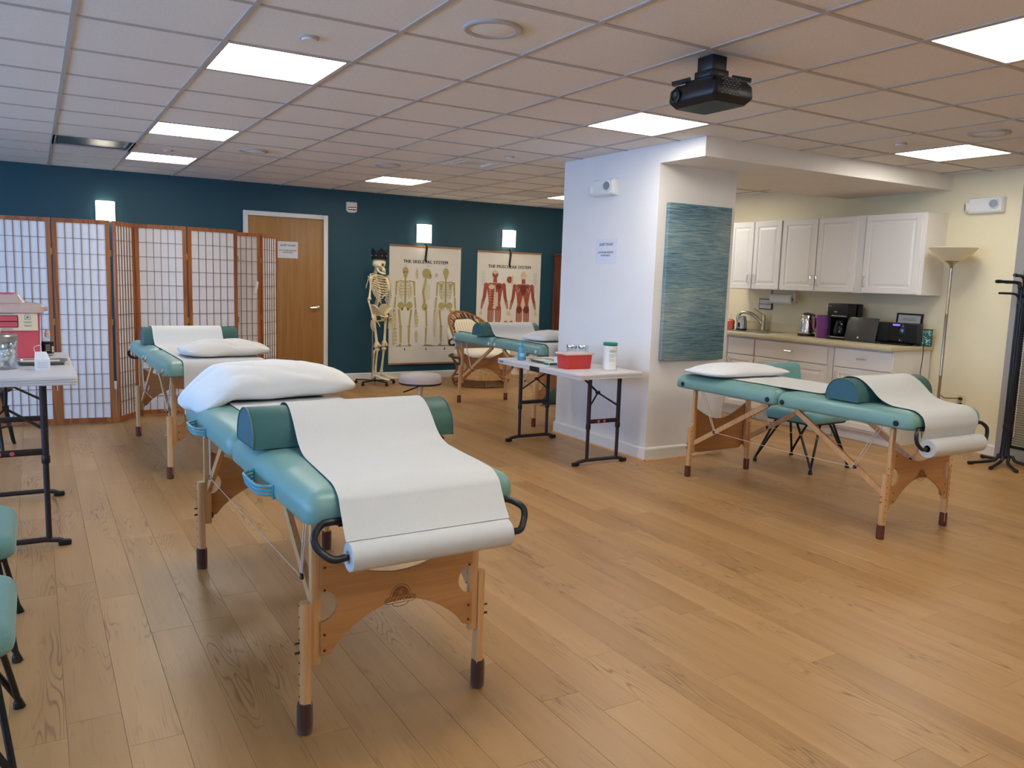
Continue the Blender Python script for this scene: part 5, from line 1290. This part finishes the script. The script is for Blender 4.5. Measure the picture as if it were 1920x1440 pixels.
# hoop back: an arc that sweeps from one arm over the back to the other
def hoop(r, h, f): return [Vector((-r * cos(a), .02 + r * .78 * sin(a), .40 + (h - .40) * (max(0, sin(a)) ** .55))) for a in [pi * f + (pi - 2 * pi * f) * k / 40 for k in range(41)]]
m = MB().tube(hoop(.42, .90, -.06), .016, 8).build('outer_hoop', M_rattan, t)
m = MB().tube(hoop(.36, .82, -.06), .012, 8).build('inner_hoop', M_rattan_d, t)
A, B = hoop(.42, .90, -.06), hoop(.36, .82, -.06)
for k in range(1, 40, 2):
    MB().tube([A[k], (A[k] + B[k]) / 2 + Vector((0, -.015, 0)), B[min(40, k + 1)]], .011, 7).build('wrapped_spoke', M_rattan if k % 4 == 1 else M_gold, t)
MB().tube(ring(.37, .36, .36, 0)[:-1], .015, 8, closed=True).build('seat_hoop', M_rattan_d, t)
MB().tube(ring(.34, .33, .10, 0)[:-1], .012, 8, closed=True).build('base_hoop', M_rattan, t)
MB().tube(ring(.30, .29, .02, 0)[:-1], .013, 8, closed=True).build('floor_hoop', M_rattan, t)
for k in range(4):
    a = pi / 4 + k * pi / 2
    c = Vector((.35 * cos(a), .34 * sin(a), 0))
    MB().tube(catmull([c * 1.0 + Vector((0, 0, .36)), c * .8 + Vector((0, 0, .22)), c * .95 + Vector((0, 0, .10)), c * .87 + Vector((0, 0, .013))], 5), .014, 8).build('leg', M_rattan, t)
    d = Vector((-c.y, c.x, 0))
    MB().tube(catmull([c * .98 + Vector((0, 0, .34)), (c + d) * .5 + Vector((0, 0, .12)), d * .98 + Vector((0, 0, .34))], 6), .009, 7).build('crossing_cane', M_rattan_d, t)
MB().grid(lambda p, q: Vector((.352 * (2 * p - 1), -.34 * sqrt(max(0, 1 - (2 * p - 1) ** 2)) - .004, .10 + .25 * q)), 20, 4).build('front_panel', M_gold, t, smooth=60)
MB().slab(-.33, .33, -.33, .30, .28, [(.06, .355), (.02, .36), (0, .39), (.005, .43), (.04, .455), (.12, .465)], 8).build('seat_cushion', M_cush, t, smooth=60)
MBk = Matrix.Translation((0, .22, .60)) @ Matrix.Rotation(radians(-18), 4, 'X') @ Matrix.Rotation(pi / 2, 4, 'X')
MB().slab(-.29, .29, -.19, .22, .19, [(.05, -.06), (.01, -.05), (0, -.02), (.004, .02), (.03, .045), (.1, .055)], 8, MBk).build('back_cushion', M_cush, t, smooth=60)
tf = MB()
for k in range(9): tf.bar(MBk @ Vector((-.2 + k * .05, -.15, .0555)), MBk @ Vector((-.2 + k * .05, .17, .0555)), .003, .003)
tag(tf.build('cushion_seams', mat('seam', '#c4b496', .9), t, smooth=None), kind='stuff')

# ------------------------------------------------------------------ black stool behind the left folding table
t = thing('black_stool', 'black wooden stool half hidden behind the tall folding table', 'stool', (-.53, 3.12, 0))
MB().lathe([(0, .43), (.17, .43), (.18, .438), (.18, .452), (.17, .46), (0, .462)], 28).build('seat', M_blackp, t)
for k in range(4):
    a = pi / 4 + k * pi / 2 - .25; d = Vector((cos(a), sin(a), 0))
    MB().tube([d * .20 + Vector((0, 0, 0)), d * .19 + Vector((0, 0, .03)), d * .12 + Vector((0, 0, .43))], [.012, .014, .018], 8).build('leg', M_blackp, t)
MB().tube([Vector((.155 * cos(2 * pi * k / 24), .155 * sin(2 * pi * k / 24), .17)) for k in range(24)], .008, 6, closed=True).build('foot_ring', M_blackp, t)
# ------------------------------------------------------------------ teaching skeleton on a wheeled stand (facing local -y)
t = thing('skeleton_model', 'life-size teaching skeleton on a wheeled stand beside the chart', 'skeleton', (3.565, 5.62, 0), radians(40))
Z0 = .07   # the feet hang just above the stand
V = lambda x, y, z: Vector((x, y, z + Z0))
def bone(mb, p0, p1, r, e0=1.7, e1=1.7, seg=8):
    p0, p1 = Vector(p0), Vector(p1); mb.tube([p0, p0.lerp(p1, .05), p0.lerp(p1, .16), p0.lerp(p1, .5), p0.lerp(p1, .84), p0.lerp(p1, .95), p1], [r * e0 * .7, r * e0, r * 1.05, r * .85, r * 1.05, r * e1, r * e1 * .7], seg)
# skull
m = MB(); hc = V(0, .015, 1.455)
vs = []; seg, rg = 24, 16
for i in range(1, rg):
    th = pi * i / rg
    for k in range(seg):
        a = 2 * pi * k / seg; x, y, z = sin(th) * cos(a), sin(th) * sin(a), cos(th)
        v = Vector((x * .070, y * .088, z * .082))
        if z < -.15 and y < .2: v.x *= 1 - .35 * min(1, (-z - .15)); v.z *= 1.0
        if z < -.2 and y > .2: v.z *= .72
        if -.45 < z < .12 and y < -.5 and .18 < abs(x) < .62: v.y *= .78      # orbits
        if -.62 < z < -.25 and y < -.75 and abs(x) < .16: v.y *= .80            # nose
        vs.append(hc + v)
vs += [hc + Vector((0, 0, .082)), hc + Vector((0, 0, -.06))]; T, B = len(vs) - 2, len(vs) - 1
fs = [(i * seg + k, (i + 1) * seg + k, (i + 1) * seg + (k + 1) % seg, i * seg + (k + 1) % seg) for i in range(rg - 2) for k in range(seg)]
fs += [(T, k, (k + 1) % seg) for k in range(seg)] + [(B, (rg - 2) * seg + (k + 1) % seg, (rg - 2) * seg + k) for k in range(seg)]
m.add(vs, fs)
for s in (-1, 1): m.tube(catmull([hc + Vector((s * .045, -.062, -.025)), hc + Vector((s * .062, -.045, -.028)), hc + Vector((s * .066, -.01, -.024))], 4), .006, 6)
m.ell(hc + Vector((0, -.066, -.072)), (.030, .020, .026), 12, 8)
sk = m.build('skull', M_bone, t, smooth=60)
m = MB()
for s in (-1, 1): m.ell(hc + Vector((s * .028, -.066, -.012)), (.017, .010, .015), 12, 8)
m.ell(hc + Vector((0, -.083, -.044)), (.008, .006, .013), 8, 6); m.build('sockets', M_dark, sk)
jw = MB().tube(catmull([hc + Vector((.055, -.002, -.05)), hc + Vector((.05, -.02, -.092)), hc + Vector((.03, -.062, -.118)), hc + Vector((0, -.082, -.122)), hc + Vector((-.03, -.062, -.118)), hc + Vector((-.05, -.02, -.092)), hc + Vector((-.055, -.002, -.05))], 4), .012, 7)
jw.build('jaw', M_bone, t)
m = MB()
for k in range(-4, 5):
    a = k * .17
    for z in (-.092, -.102): m.box(hc.x + sin(a) * .03 - .0028, hc.x + sin(a) * .03 + .0028, hc.y - .062 - cos(a) * .024, hc.y - .056 - cos(a) * .024, hc.z + z, hc.z + z + .009)
tag(m.build('teeth', M_pillow2, sk, smooth=None), kind='stuff')
# spine
def spine(f):   # f 0 = sacrum, 1 = skull base
    return V(0, .045 + .028 * sin(f * 2 * pi * .95 + 2.6) - .02 * f, .90 + .50 * f)
for k in range(24):
    f = k / 23; p = spine(f); r = .023 - .011 * f
    m = MB().lathe([(0, -.009), (r, -.009), (r * .86, 0), (r, .009), (0, .009)], 10, Matrix.Translation(p))
    m.tube([p + Vector((0, r * .6, 0)), p + Vector((0, r + .022, -.012))], [.006, .004], 6).tube([p + Vector((-r - .015, .012, 0)), p + Vector((r + .015, .012, 0))], .0042, 6)
    m.build('vertebra', M_bone, t)
# ribs and sternum
stn = [V(0, -.078, 1.275), V(0, -.098, 1.20), V(0, -.108, 1.12)]
MB().tube(stn, [.017, .014, .008], 8).build('sternum', M_bone, t)
for k in range(11):
    f = .86 - k * .042; p = spine(f); w = .072 + .052 * sin(min(1, (k + 1.2) / 7) * pi / 2) - max(0, k - 7) * .008
    zf = p.z - .055 - .010 * k
    for s in (-1, 1):
        front = Vector((s * (.018 if k < 7 else .05 + .012 * (k - 7)), -.08 - .026 * min(1, k / 5) + max(0, k - 7) * .03, max(zf - .02, Z0 + 1.09 - .02 * (k - 6)) if k > 5 else zf))
        pts = [p + Vector((s * .02, .01, 0)), p + Vector((s * w * .6, .035, -.008)), p + Vector((s * w * 1.02, -.01, -.030 - .003 * k)), Vector((s * w * .88, -.070, zf + .002)), front]
        if k > 8: pts = pts[:4]
        MB().tube(catmull(pts, 5), .0062, 6).build('rib', M_bone, t)
# shoulder girdle and arms
for s in (-1, 1):
    sh = V(s * .158, .012, 1.285)
    MB().tube(catmull([stn[0] + Vector((s * .012, 0, .006)), V(s * .07, -.062, 1.305), V(s * .125, -.02, 1.312), sh + Vector((-s * .012, -.005, .022))], 5), .0072, 7).build('clavicle', M_bone, t)
    MB().add([V(s * .065, .10, 1.275), V(s * .135, .062, 1.30), sh + Vector((-s * .012, .02, 0)), V(s * .12, .09, 1.19), V(s * .088, .112, 1.145), V(s * .07, .11, 1.20)] + [V(s * .065, .108, 1.275), V(s * .135, .07, 1.30), sh + Vector((-s * .012, .028, 0)), V(s * .12, .098, 1.19), V(s * .088, .12, 1.145), V(s * .07, .118, 1.20)],
             [(0, 1, 2, 3, 4, 5), (11, 10, 9, 8, 7, 6)] + [(i, (i + 1) % 6, 6 + (i + 1) % 6, 6 + i) for i in range(6)]).build('shoulder_blade', M_bone, t)
    el = V(s * .182, .02, 1.005); wr_ = V(s * .190, -.03, .785)
    m = MB(); bone(m, sh, el, .011, 2.0, 1.9); m.ell(sh, (.02, .02, .02)); m.build('upper_arm', M_bone, t)
    m = MB(); bone(m, el + Vector((s * .012, 0, -.01)), wr_ + Vector((s * .012, -.006, 0)), .007, 1.6, 2.0, 7); bone(m, el + Vector((-s * .006, .014, .01)), wr_ + Vector((-s * .012, .006, 0)), .0065, 2.0, 1.5, 7); m.build('forearm', M_bone, t)
    m = MB()
    for i in range(4): m.ell(wr_ + Vector((s * (.014 - .009 * i), -.004 + .002 * i, -.014)), (.007, .007, .009), 7, 5)
    for i in range(5):
        o = (i - 2) * .0105; b0 = wr_ + Vector((-s * o * .25 - 0, o, -.026)); L = (.62, .92, 1, .95, .8)[i] if i else .6
        fp = [b0, b0 + Vector((0, o * .5 - .004, -.055 * (.7 if i == 0 else 1))), b0 + Vector((-s * .004, o * .7 - .010, -.055 - .04 * L)), b0 + Vector((-s * .012, o * .8 - .014, -.055 - .068 * L)), b0 + Vector((-s * .022, o * .85 - .014, -.055 - .088 * L))]
        if i == 0: fp = [b0, b0 + Vector((-s * .02, -.028, -.028)), b0 + Vector((-s * .028, -.042, -.055)), b0 + Vector((-s * .03, -.046, -.078))]
        m.tube(fp, [.0062, .0048, .0048, .0042, .003][:len(fp)], 6)
        for q in fp[1:-1]: m.ell(q, (.0058, .0058, .0058), 6, 5)
    m.build('hand', M_bone, t)
# pelvis
m = MB()
for s in (-1, 1):
    def wing(p, q, s=s):
        a = -0.9 + 2.5 * p; r = .5 + .5 * q
        return V(s * (.025 + .105 * q ** .8 + .012 * sin(a * 1.4)), .055 - .125 * p + .02 * (1 - q), .835 + .125 * q * (.55 + .45 * sin(pi * (.25 + .6 * p))) - .02 * p)
    N_ = 8
    top = [wing(i / N_, j / N_) for j in range(N_ + 1) for i in range(N_ + 1)]; bt = [v + Vector((s * .006, .004, -.007)) for v in top]; K = len(top); w_ = N_ + 1
    f_ = [(j * w_ + i, j * w_ + i + 1, (j + 1) * w_ + i + 1, (j + 1) * w_ + i) for j in range(N_) for i in range(N_)]
    bd = [i for i in range(N_)] + [i * w_ + N_ for i in range(N_)] + [N_ * w_ + i for i in range(N_, 0, -1)] + [i * w_ for i in range(N_, 0, -1)]
    m.add(top + bt, f_ + [tuple(K + v for v in f[::-1]) for f in f_] + [(bd[i], bd[(i + 1) % len(bd)], K + bd[(i + 1) % len(bd)], K + bd[i]) for i in range(len(bd))])
    m.tube(catmull([V(s * .085, .0, .845), V(s * .06, -.055, .805), V(s * .02, -.072, .795), V(s * .03, -.05, .755), V(s * .055, .0, .745), V(s * .075, .02, .79), V(s * .085, .0, .845)], 5), .0105, 7)
    m.ell(V(s * .088, -.005, .822), (.026, .026, .026), 10, 7)
m.ell(V(0, -.073, .793), (.014, .010, .018), 8, 6); m.build('pelvis', M_bone, t, smooth=60)
m = MB().tube(catmull([V(0, .03, .905), V(0, .058, .855), V(0, .062, .80), V(0, .04, .765)], 4), [.034, .034, .033, .032, .03, .028, .026, .024, .02, .017, .013, .009, .006], 10).build('sacrum', M_bone, t)
# legs
for s in (-1, 1):
    hip = V(s * .098, -.006, .822); gt = V(s * .128, .0, .80); kn = V(s * .075, -.015, .425); an = V(s * .070, .012, .075)
    m = MB().tube([hip, gt + Vector((-s * .01, 0, 0))], [.016, .013], 9).ell(hip, (.021, .021, .021)).ell(gt, (.019, .02, .026)); bone(m, gt + Vector((0, 0, .012)), kn + Vector((0, 0, .006)), .0145, 1.5, 2.2, 9)
    for q in (-1, 1): m.ell(kn + Vector((q * .020, .004, .0)), (.018, .026, .018), 9, 7)
    m.build('thigh_bone', M_bone, t)
    MB().ell(kn + Vector((0, -.032, .012)), (.018, .009, .02), 9, 7).build('kneecap', M_bone, t)
    m = MB(); bone(m, kn + Vector((-s * .004, 0, -.022)), an + Vector((-s * .006, 0, 0)), .012, 2.4, 1.7, 9); bone(m, kn + Vector((s * .03, .015, -.045)), an + Vector((s * .024, .008, -.012)), .006, 1.7, 1.8, 7); m.build('shin', M_bone, t)
    m = MB().ell(an + Vector((0, .032, -.042)), (.017, .032, .02), 10, 7).ell(an + Vector((0, -.005, -.022)), (.018, .026, .014), 9, 6).ell(an + Vector((0, -.045, -.032)), (.024, .026, .014), 9, 6)
    for i in range(5):
        o = (i - 2) * .0135; L = (1.0, 1.0, .95, .88, .8)[i]
        b0 = an + Vector((-s * o * .75, -.06, -.038)); m.tube([b0, b0 + Vector((-s * o * .35, -.06 * L, -.014)), b0 + Vector((-s * o * .45, -.10 * L, -.022)), b0 + Vector((-s * o * .45, -.13 * L, -.026))], [.0075 if i == 0 else .006, .0055, .005, .0042], 6)
        m.ell(b0 + Vector((-s * o * .35, -.06 * L, -.014)), (.0075, .0075, .0065), 6, 5)
    m.build('foot', M_bone, t)
# stand: pole behind the spine and a five-legged wheeled base
MB().tube([(0, .10, .05), (0, .10, .86), (0, .055, .93)], .009, 8).build('stand_pole', M_steel, t)
for k in range(5):
    a = 2 * pi * k / 5 + .5; c = Vector((0, .06, 0)); d = Vector((cos(a), sin(a), 0)); e = c + d * .25
    lg = MB().bar(c + Vector((0, 0, .052)) - d * .02, e + Vector((0, 0, .05)), .03, .014).build('stand_leg', M_black, t, smooth=None)
    n_ = d.cross(Vector((0, 0, 1))) * .01
    MB().cyl(e + Vector((0, 0, .02)) - n_, e + Vector((0, 0, .02)) + n_, .02, 12).cyl(e + Vector((0, 0, .03)), e + Vector((0, 0, .058)), .009, 8).build('caster', M_blackp, lg)
for ch in t.children:
    if ch.name.split('.')[0] not in ('skull', 'jaw', 'stand_leg', 'stand_pole', 'vertebra'): ch.scale = (1.24, 1.18, 1.0)
# black felt crown resting on the skull
c = thing('felt_crown', 'black spotted crown resting on the skeleton head', 'crown', (3.565, 5.62, 1.508 + Z0), radians(40))
pr = [Vector((.082 * cos(2 * pi * k / 40), .015 + .098 * sin(2 * pi * k / 40), 0)) for k in range(40)]
m = MB(); lo_ = [p.copy() for p in pr]; hi = [p * 1.06 + Vector((0, 0, .085 + (.055 if (k // 2) % 4 == 0 else (.03 if (k // 2) % 4 in (1, 3) else 0)))) for k, p in enumerate(pr)]
inn = [Vector((p.x * .97, .015 + (p.y - .015) * .97, p.z)) for p in hi]; inl = [Vector((p.x * .97, .015 + (p.y - .015) * .97, p.z)) for p in lo_]
m.rings([inl, lo_, hi, inn], False, False); m.build('band', mat('black_felt', '#0d0c0e', .85), c, smooth=None)
m = MB()
for k in range(0, 40, 5):
    p = pr[k] * 1.035; m.ell(Vector((p.x, p.y, .045)), (.0055, .0055, .0055), 7, 5)
tag(m.build('studs', M_offw, c), kind='stuff')

# ------------------------------------------------------------------ supplies on the left table (top at ZL)
def lathe_thing(*a): pass
t = thing('sharps_container', 'tall pink sharps container with a hazard label on the left table', 'sharps container', (-.325, 1.36, ZL))
MB().slab(-.165, .165, -.10, .10, .02, [(.012, 0), (.008, .004), (0, .262)], 4).build('body', M_pink, t, smooth=40)
MB().slab(-.185, .185, -.112, .112, .03, [(.004, .252), (0, .256), (0, .288), (.02, .30), (.08, .312)], 4).build('lid', M_clear, t, smooth=40)
MB().slab(-.13, .10, -.07, .07, .05, [(0, .306), (.02, .33), (.035, .35), (.05, .358)], 5).build('hopper', M_clear, t, smooth=50)
MB().slab(-.04, .05, -.03, .03, .02, [(0, .352), (.004, .362)], 4).build('hopper_lid', M_pink, t)
MB().cbox(.17, .205, -.03, .03, .262, .285, .006).build('side_latch', M_clear, t)
lb = MB().box(-.152, .152, -.1035, -.1015, .155, .25).build('label', M_label, t, smooth=None)
MB().box(-.148, -.012 - .05, -.1045, -.1034, .18, .222).build('hazard_field', M_orange, lb, smooth=None)
g = MB(); cx, cz = -.098, .200
for k in range(3):
    a = pi / 2 + k * 2 * pi / 3; ox, oz = cx + .007 * cos(a), cz + .007 * sin(a)
    A = arc(ox, oz, .0085, a + .5, a + 2 * pi - .5, 14); Bq = arc(ox + .001 * cos(a), oz + .001 * sin(a), .0055, a + .3, a + 2 * pi - .3, 14)
    g.add([Vector((p, -.1050, q)) for p, q in A + Bq], [(i, i + 1, 16 + i, 15 + i) for i in range(14)])
A, Bq = arc(cx, cz, .0088, 0, 2 * pi, 18), arc(cx, cz, .0072, 0, 2 * pi, 18)
g.add([Vector((p, -.1052, q)) for p, q in A + Bq], [(i, i + 1, 20 + i, 19 + i) for i in range(18)]); g.build('biohazard_symbol', M_ink, lb, smooth=None)
MB().prism(rrect(-.054, .058, .172, .240, .006, 3), lambda a, b, d: Vector((a, d, b)), -.1046, -.1036).build('window_border', M_ink, lb)
MB().prism(rrect(-.050, .054, .176, .236, .004, 3), lambda a, b, d: Vector((a, d, b)), -.1050, -.1040).build('fill_window', M_pink, lb)
MB().box(-.050, .054, -.1056, -.1045, .2035, .2085).build('fill_line', M_ink, lb, smooth=None)
g = MB()
for x0, x1, z in ((-.145, -.07, .240), (-.035, .035, .2455), (-.025, .03, .165), (-.03, .035, .1595), (.082, .125, .202), (.088, .118, .197), (.084, .124, .183), (.088, .12, .178), (-.14, -.08, .165)): g.box(x0, x1, -.1046, -.1036, z, z + .0025)
lo_, li = rrect(.088, .118, .215, .243, .003, 2), rrect(.0905, .1155, .2175, .2405, .002, 2); n = len(lo_)
g.add([Vector((a, -.1046, b)) for a, b in lo_ + li], [(i, (i + 1) % n, n + (i + 1) % n, n + i) for i in range(n)]); g.add([Vector((p, -.1046, q)) for p, q in arc(.103, .229, .007, 0, 2 * pi, 12)[:-1]], [tuple(range(12))])
g.build('small_print', M_inkg, lb, smooth=None)
t = thing('cotton_jar', 'glass jar of cotton balls with a metal lid on the left table', 'jar', (-.345, .76, ZL))
MB().lathe([(.078, 0), (.082, .005), (.082, .135), (.074, .142), (.0715, .142), (.0785, .132), (.0785, .008), (0, .006)], 32).build('glass', M_jar, t)
MB().lathe([(.078, .136), (.081, .14), (.081, .165), (.076, .172), (.02, .178), (0, .178)], 32).build('lid', M_steel, t)
MB().lathe([(.006, .177), (.007, .185), (.011, .192), (.011, .2), (0, .203)], 12).build('lid_knob', M_white, t)
rr = random.Random(5)
for k in range(34):
    a = rr.uniform(0, 2 * pi); r_ = sqrt(rr.uniform(.12, 1)) * .056; z = .03 + (k // 9) * .028 + rr.uniform(-.004, .004); s = rr.uniform(.018, .022)
    q = MB(); q.ell((0, 0, 0), (s, s, s * .9), 10, 7)
    q.v = [tuple(Vector(v) * (1 + .22 * noise.noise(Vector(v) * 70 + Vector((k, 0, 0))))) for v in q.v]
    q.build('cotton_ball', M_cotton, t, smooth=70, loc=(r_ * cos(a), r_ * sin(a), z))
t = thing('dark_bottle', 'clear bottle with a black label beside the sharps container', 'bottle', (-.128, 1.40, ZL))
MB().lathe([(.028, 0), (.031, .004), (.031, .085), (.026, .098), (.012, .108), (.012, .112)], 20).build('bottle', M_jar, t); MB().lathe([(.0316, .012), (.0316, .08)], 20).build('label', M_ink, t)
MB().lathe([(.0145, .108), (.0145, .135), (.010, .14), (.010, .15), (0, .151)], 14).build('cap', M_offw, t)
g = MB()
for z in (.03, .04, .05, .06): g.box(-.012, .012, -.0335, -.0315, z, z + .003)
g.box(.02, .03, -.027, -.024, .02, .055); g.build('label_print', M_offw, t, smooth=None)
def tray(label, loc, rz, hx, hy, paper=True):
    t = thing('steel_tray', label, 'tray', loc, rz)
    loops = [[Vector((a, b, z)) for a, b in rrect(-hx + i, hx - i, -hy + i, hy - i, .03, 4)] for i, z in ((.012, 0), (.002, .018), (-.006, .02), (-.006, .0215), (.004, .0205), (.014, .0015))]
    MB().rings(loops).build('pan', M_steel, t, smooth=40)
    if paper: MB().box(-hx + .02, hx - .03, -hy + .02, hy - .025, .0025, .017).build('paper_pad', M_offw, t, smooth=None)
    return t
tray('steel tray of gauze on the left table', (-.165, .93, ZL), .0, .115, .075)
t = thing('gauze_box', 'small open white carton in front of the tray on the left table', 'box', (-.163, .67, ZL))
MB().box(-.034, .034, -.025, .025, 0, .052).build('carton', M_white, t, smooth=None)
MB().add([Vector((-.034, -.025, .052)), Vector((.034, -.025, .052)), Vector((.02, -.0, .09)), Vector((-.03, -.0, .09))] + [Vector((-.034, -.023, .052)), Vector((.034, -.023, .052)), Vector((.02, .002, .09)), Vector((-.03, .002, .09))], [(0, 1, 2, 3), (7, 6, 5, 4), (0, 4, 5, 1), (1, 5, 6, 2), (2, 6, 7, 3), (3, 7, 4, 0)]).build('open_flap', M_white, t, smooth=None)
g = MB()
for z in (.012, .02, .028, .036): g.box(-.022, .024, -.0256, -.0249, z, z + .0016)
g.build('carton_print', mat('blue_grey_ink', '#8fa0b0', .7), t, smooth=None)
t = thing('bent_straw', 'thin pale bent straw standing by the carton on the left table', 'straw', (-.19, .80, ZL))
MB().tube([(.015, 0, .0), (.004, 0, .05), (-.008, 0, .098), (-.002, 0, .106), (.022, 0, .112)], .0022, 6).build('tube', M_white, t)

# ------------------------------------------------------------------ supplies on the small table by the pillar (top at ZR)
t = thing('sharps_box', 'red open sharps box with a clear rim on the small folding table', 'sharps container', (3.42, 1.12, ZR))
MB().slab(-.125, .125, -.08, .08, .028, [(.014, 0), (.01, .004), (0, .112)], 5).build('body', M_red, t, smooth=40)
MB().slab(-.138, .138, -.09, .09, .03, [(.004, .108), (0, .111), (0, .118), (.006, .124), (.03, .126)], 5).build('lid', M_clear, t, smooth=40)
for k, (x, y) in enumerate(((3.60, 1.42), (3.68, 1.37))):
    t = thing('glass_jar', ('small clear jar with a chrome lid behind the red box', 'clear chrome-lidded jar nearest the pillar behind the red box')[k], 'jar', (x, y, ZR))
    MB().lathe([(.04, 0), (.042, .004), (.042, .125), (.038, .13), (.036, .13), (.0395, .12), (.0395, .006), (0, .004)], 24).build('glass', M_jar, t)
    MB().lathe([(.0405, .126), (.043, .13), (.043, .150), (.04, .155), (0, .158)], 24).build('lid', M_chrome, t)
    MB().lathe([(.0375, .008), (.038, .05), (.033, .085), (0, .09)], 18).build('contents', M_cotton, t)
t = thing('wipes_canister', 'white wipes canister with a green lid on the small folding table', 'canister', (3.645, .965, ZR))
MB().lathe([(.052, 0), (.056, .004), (.056, .006), (.054, .012), (.0535, .172), (.055, .178), (.055, .184), (.05, .19)], 32).build('body', M_white, t)
MB().lathe([(.0555, .188), (.057, .191), (.057, .206), (.053, .212), (.02, .215), (0, .215)], 32).build('lid', M_green, t)
g = MB()
for (a0, a1, z, h) in ((-2.3, -1.5, .150, .004), (-2.3, -2.15, .14, .006), (-2.05, -1.9, .138, .008), (-1.8, -1.65, .138, .008), (-1.45, -1.3, .14, .008), (-2.3, -1.6, .118, .002), (-2.3, -1.5, .11, .002), (-2.3, -1.7, .10, .002), (-2.3, -1.6, .08, .002), (-2.3, -1.5, .07, .002), (-1.02, -.94, .155, .02), (-1.02, -.94, .015, .022)):
    g.grid(lambda p, q: Vector((.0548 * cos(a0 + (a1 - a0) * p), .0548 * sin(a0 + (a1 - a0) * p), z + h * q)), 4, 1)
g.build('label_print', mat('label_grey', '#6d7a78', .7), t, smooth=None)
t = thing('sanitizer_bottle', 'clear blue pump bottle of hand sanitizer on the small folding table', 'bottle', (3.33, 1.76, ZR))
MB().lathe([(.032, 0), (.036, .005), (.036, .07), (.030, .095), (.014, .108), (.013, .115)], 22).build('bottle', M_gel, t)
MB().lathe([(.015, .11), (.015, .128), (.008, .13), (.007, .155), (.012, .158), (.012, .168), (0, .17)], 14).tube([(0, 0, .163), (-.03, -.005, .163), (-.036, -.006, .158)], .005, 7).build('pump', M_aqua, t)
g = MB()
g.lathe([(.0365, .03), (.0365, .062)], 22); g.build('label', M_aqua, t)
g = MB()
for z, a0, a1 in ((.036, -2.6, -1.3), (.046, -2.5, -1.6), (.054, -2.7, -1.4)): g.grid(lambda p, q: Vector((.037 * cos(a0 + (a1 - a0) * p), .037 * sin(a0 + (a1 - a0) * p), z + .004 * q)), 4, 1)
g.build('label_print', M_white, t, smooth=None)
tray('shallow steel tray on the small folding table', (3.43, 1.56, ZR), .0, .085, .12)
t = thing('swab_box', 'small green and white carton beside the red sharps box', 'box', (3.335, 1.31, ZR))
MB().box(-.05, .03, -.035, .035, 0, .03).build('carton', M_white, t, smooth=None); MB().box(-.052, -.049, -.034, .034, .008, .026).box(-.045, .026, -.0365, -.0345, .008, .026).build('green_panel', M_green, t, smooth=None)
t = thing('card_stack', 'short white carton standing behind the green one', 'box', (3.43, 1.345, ZR)); MB().cbox(-.03, .03, -.03, .03, 0, .062, .002).build('carton', M_white, t)
MB().box(-.02, .02, -.0304, -.0298, .02, .04).build('carton_print', M_inkg, t, smooth=None)
t = thing('folded_napkin', 'flat white folded paper at the far corner of the small table', 'napkin', (3.44, 1.87, ZR)); MB().cbox(-.08, .09, -.05, .06, 0, .008, .002).cbox(-.075, .085, -.045, .02, .008, .013, .002).build('paper', M_paper, t)
# green padded headrest cushion stored under the far table
t = thing('spare_cushion', 'dark green cushion on the floor beside the far edge of the pillar', 'cushion', (4.74, 3.5, 0), 0)
MB().slab(-.07, .30, -.04, .04, .03, [(.03, 0), (0, .03), (0, .18), (.012, .20), (.035, .21)], 5).build('cushion', M_bolst, t, smooth=50)
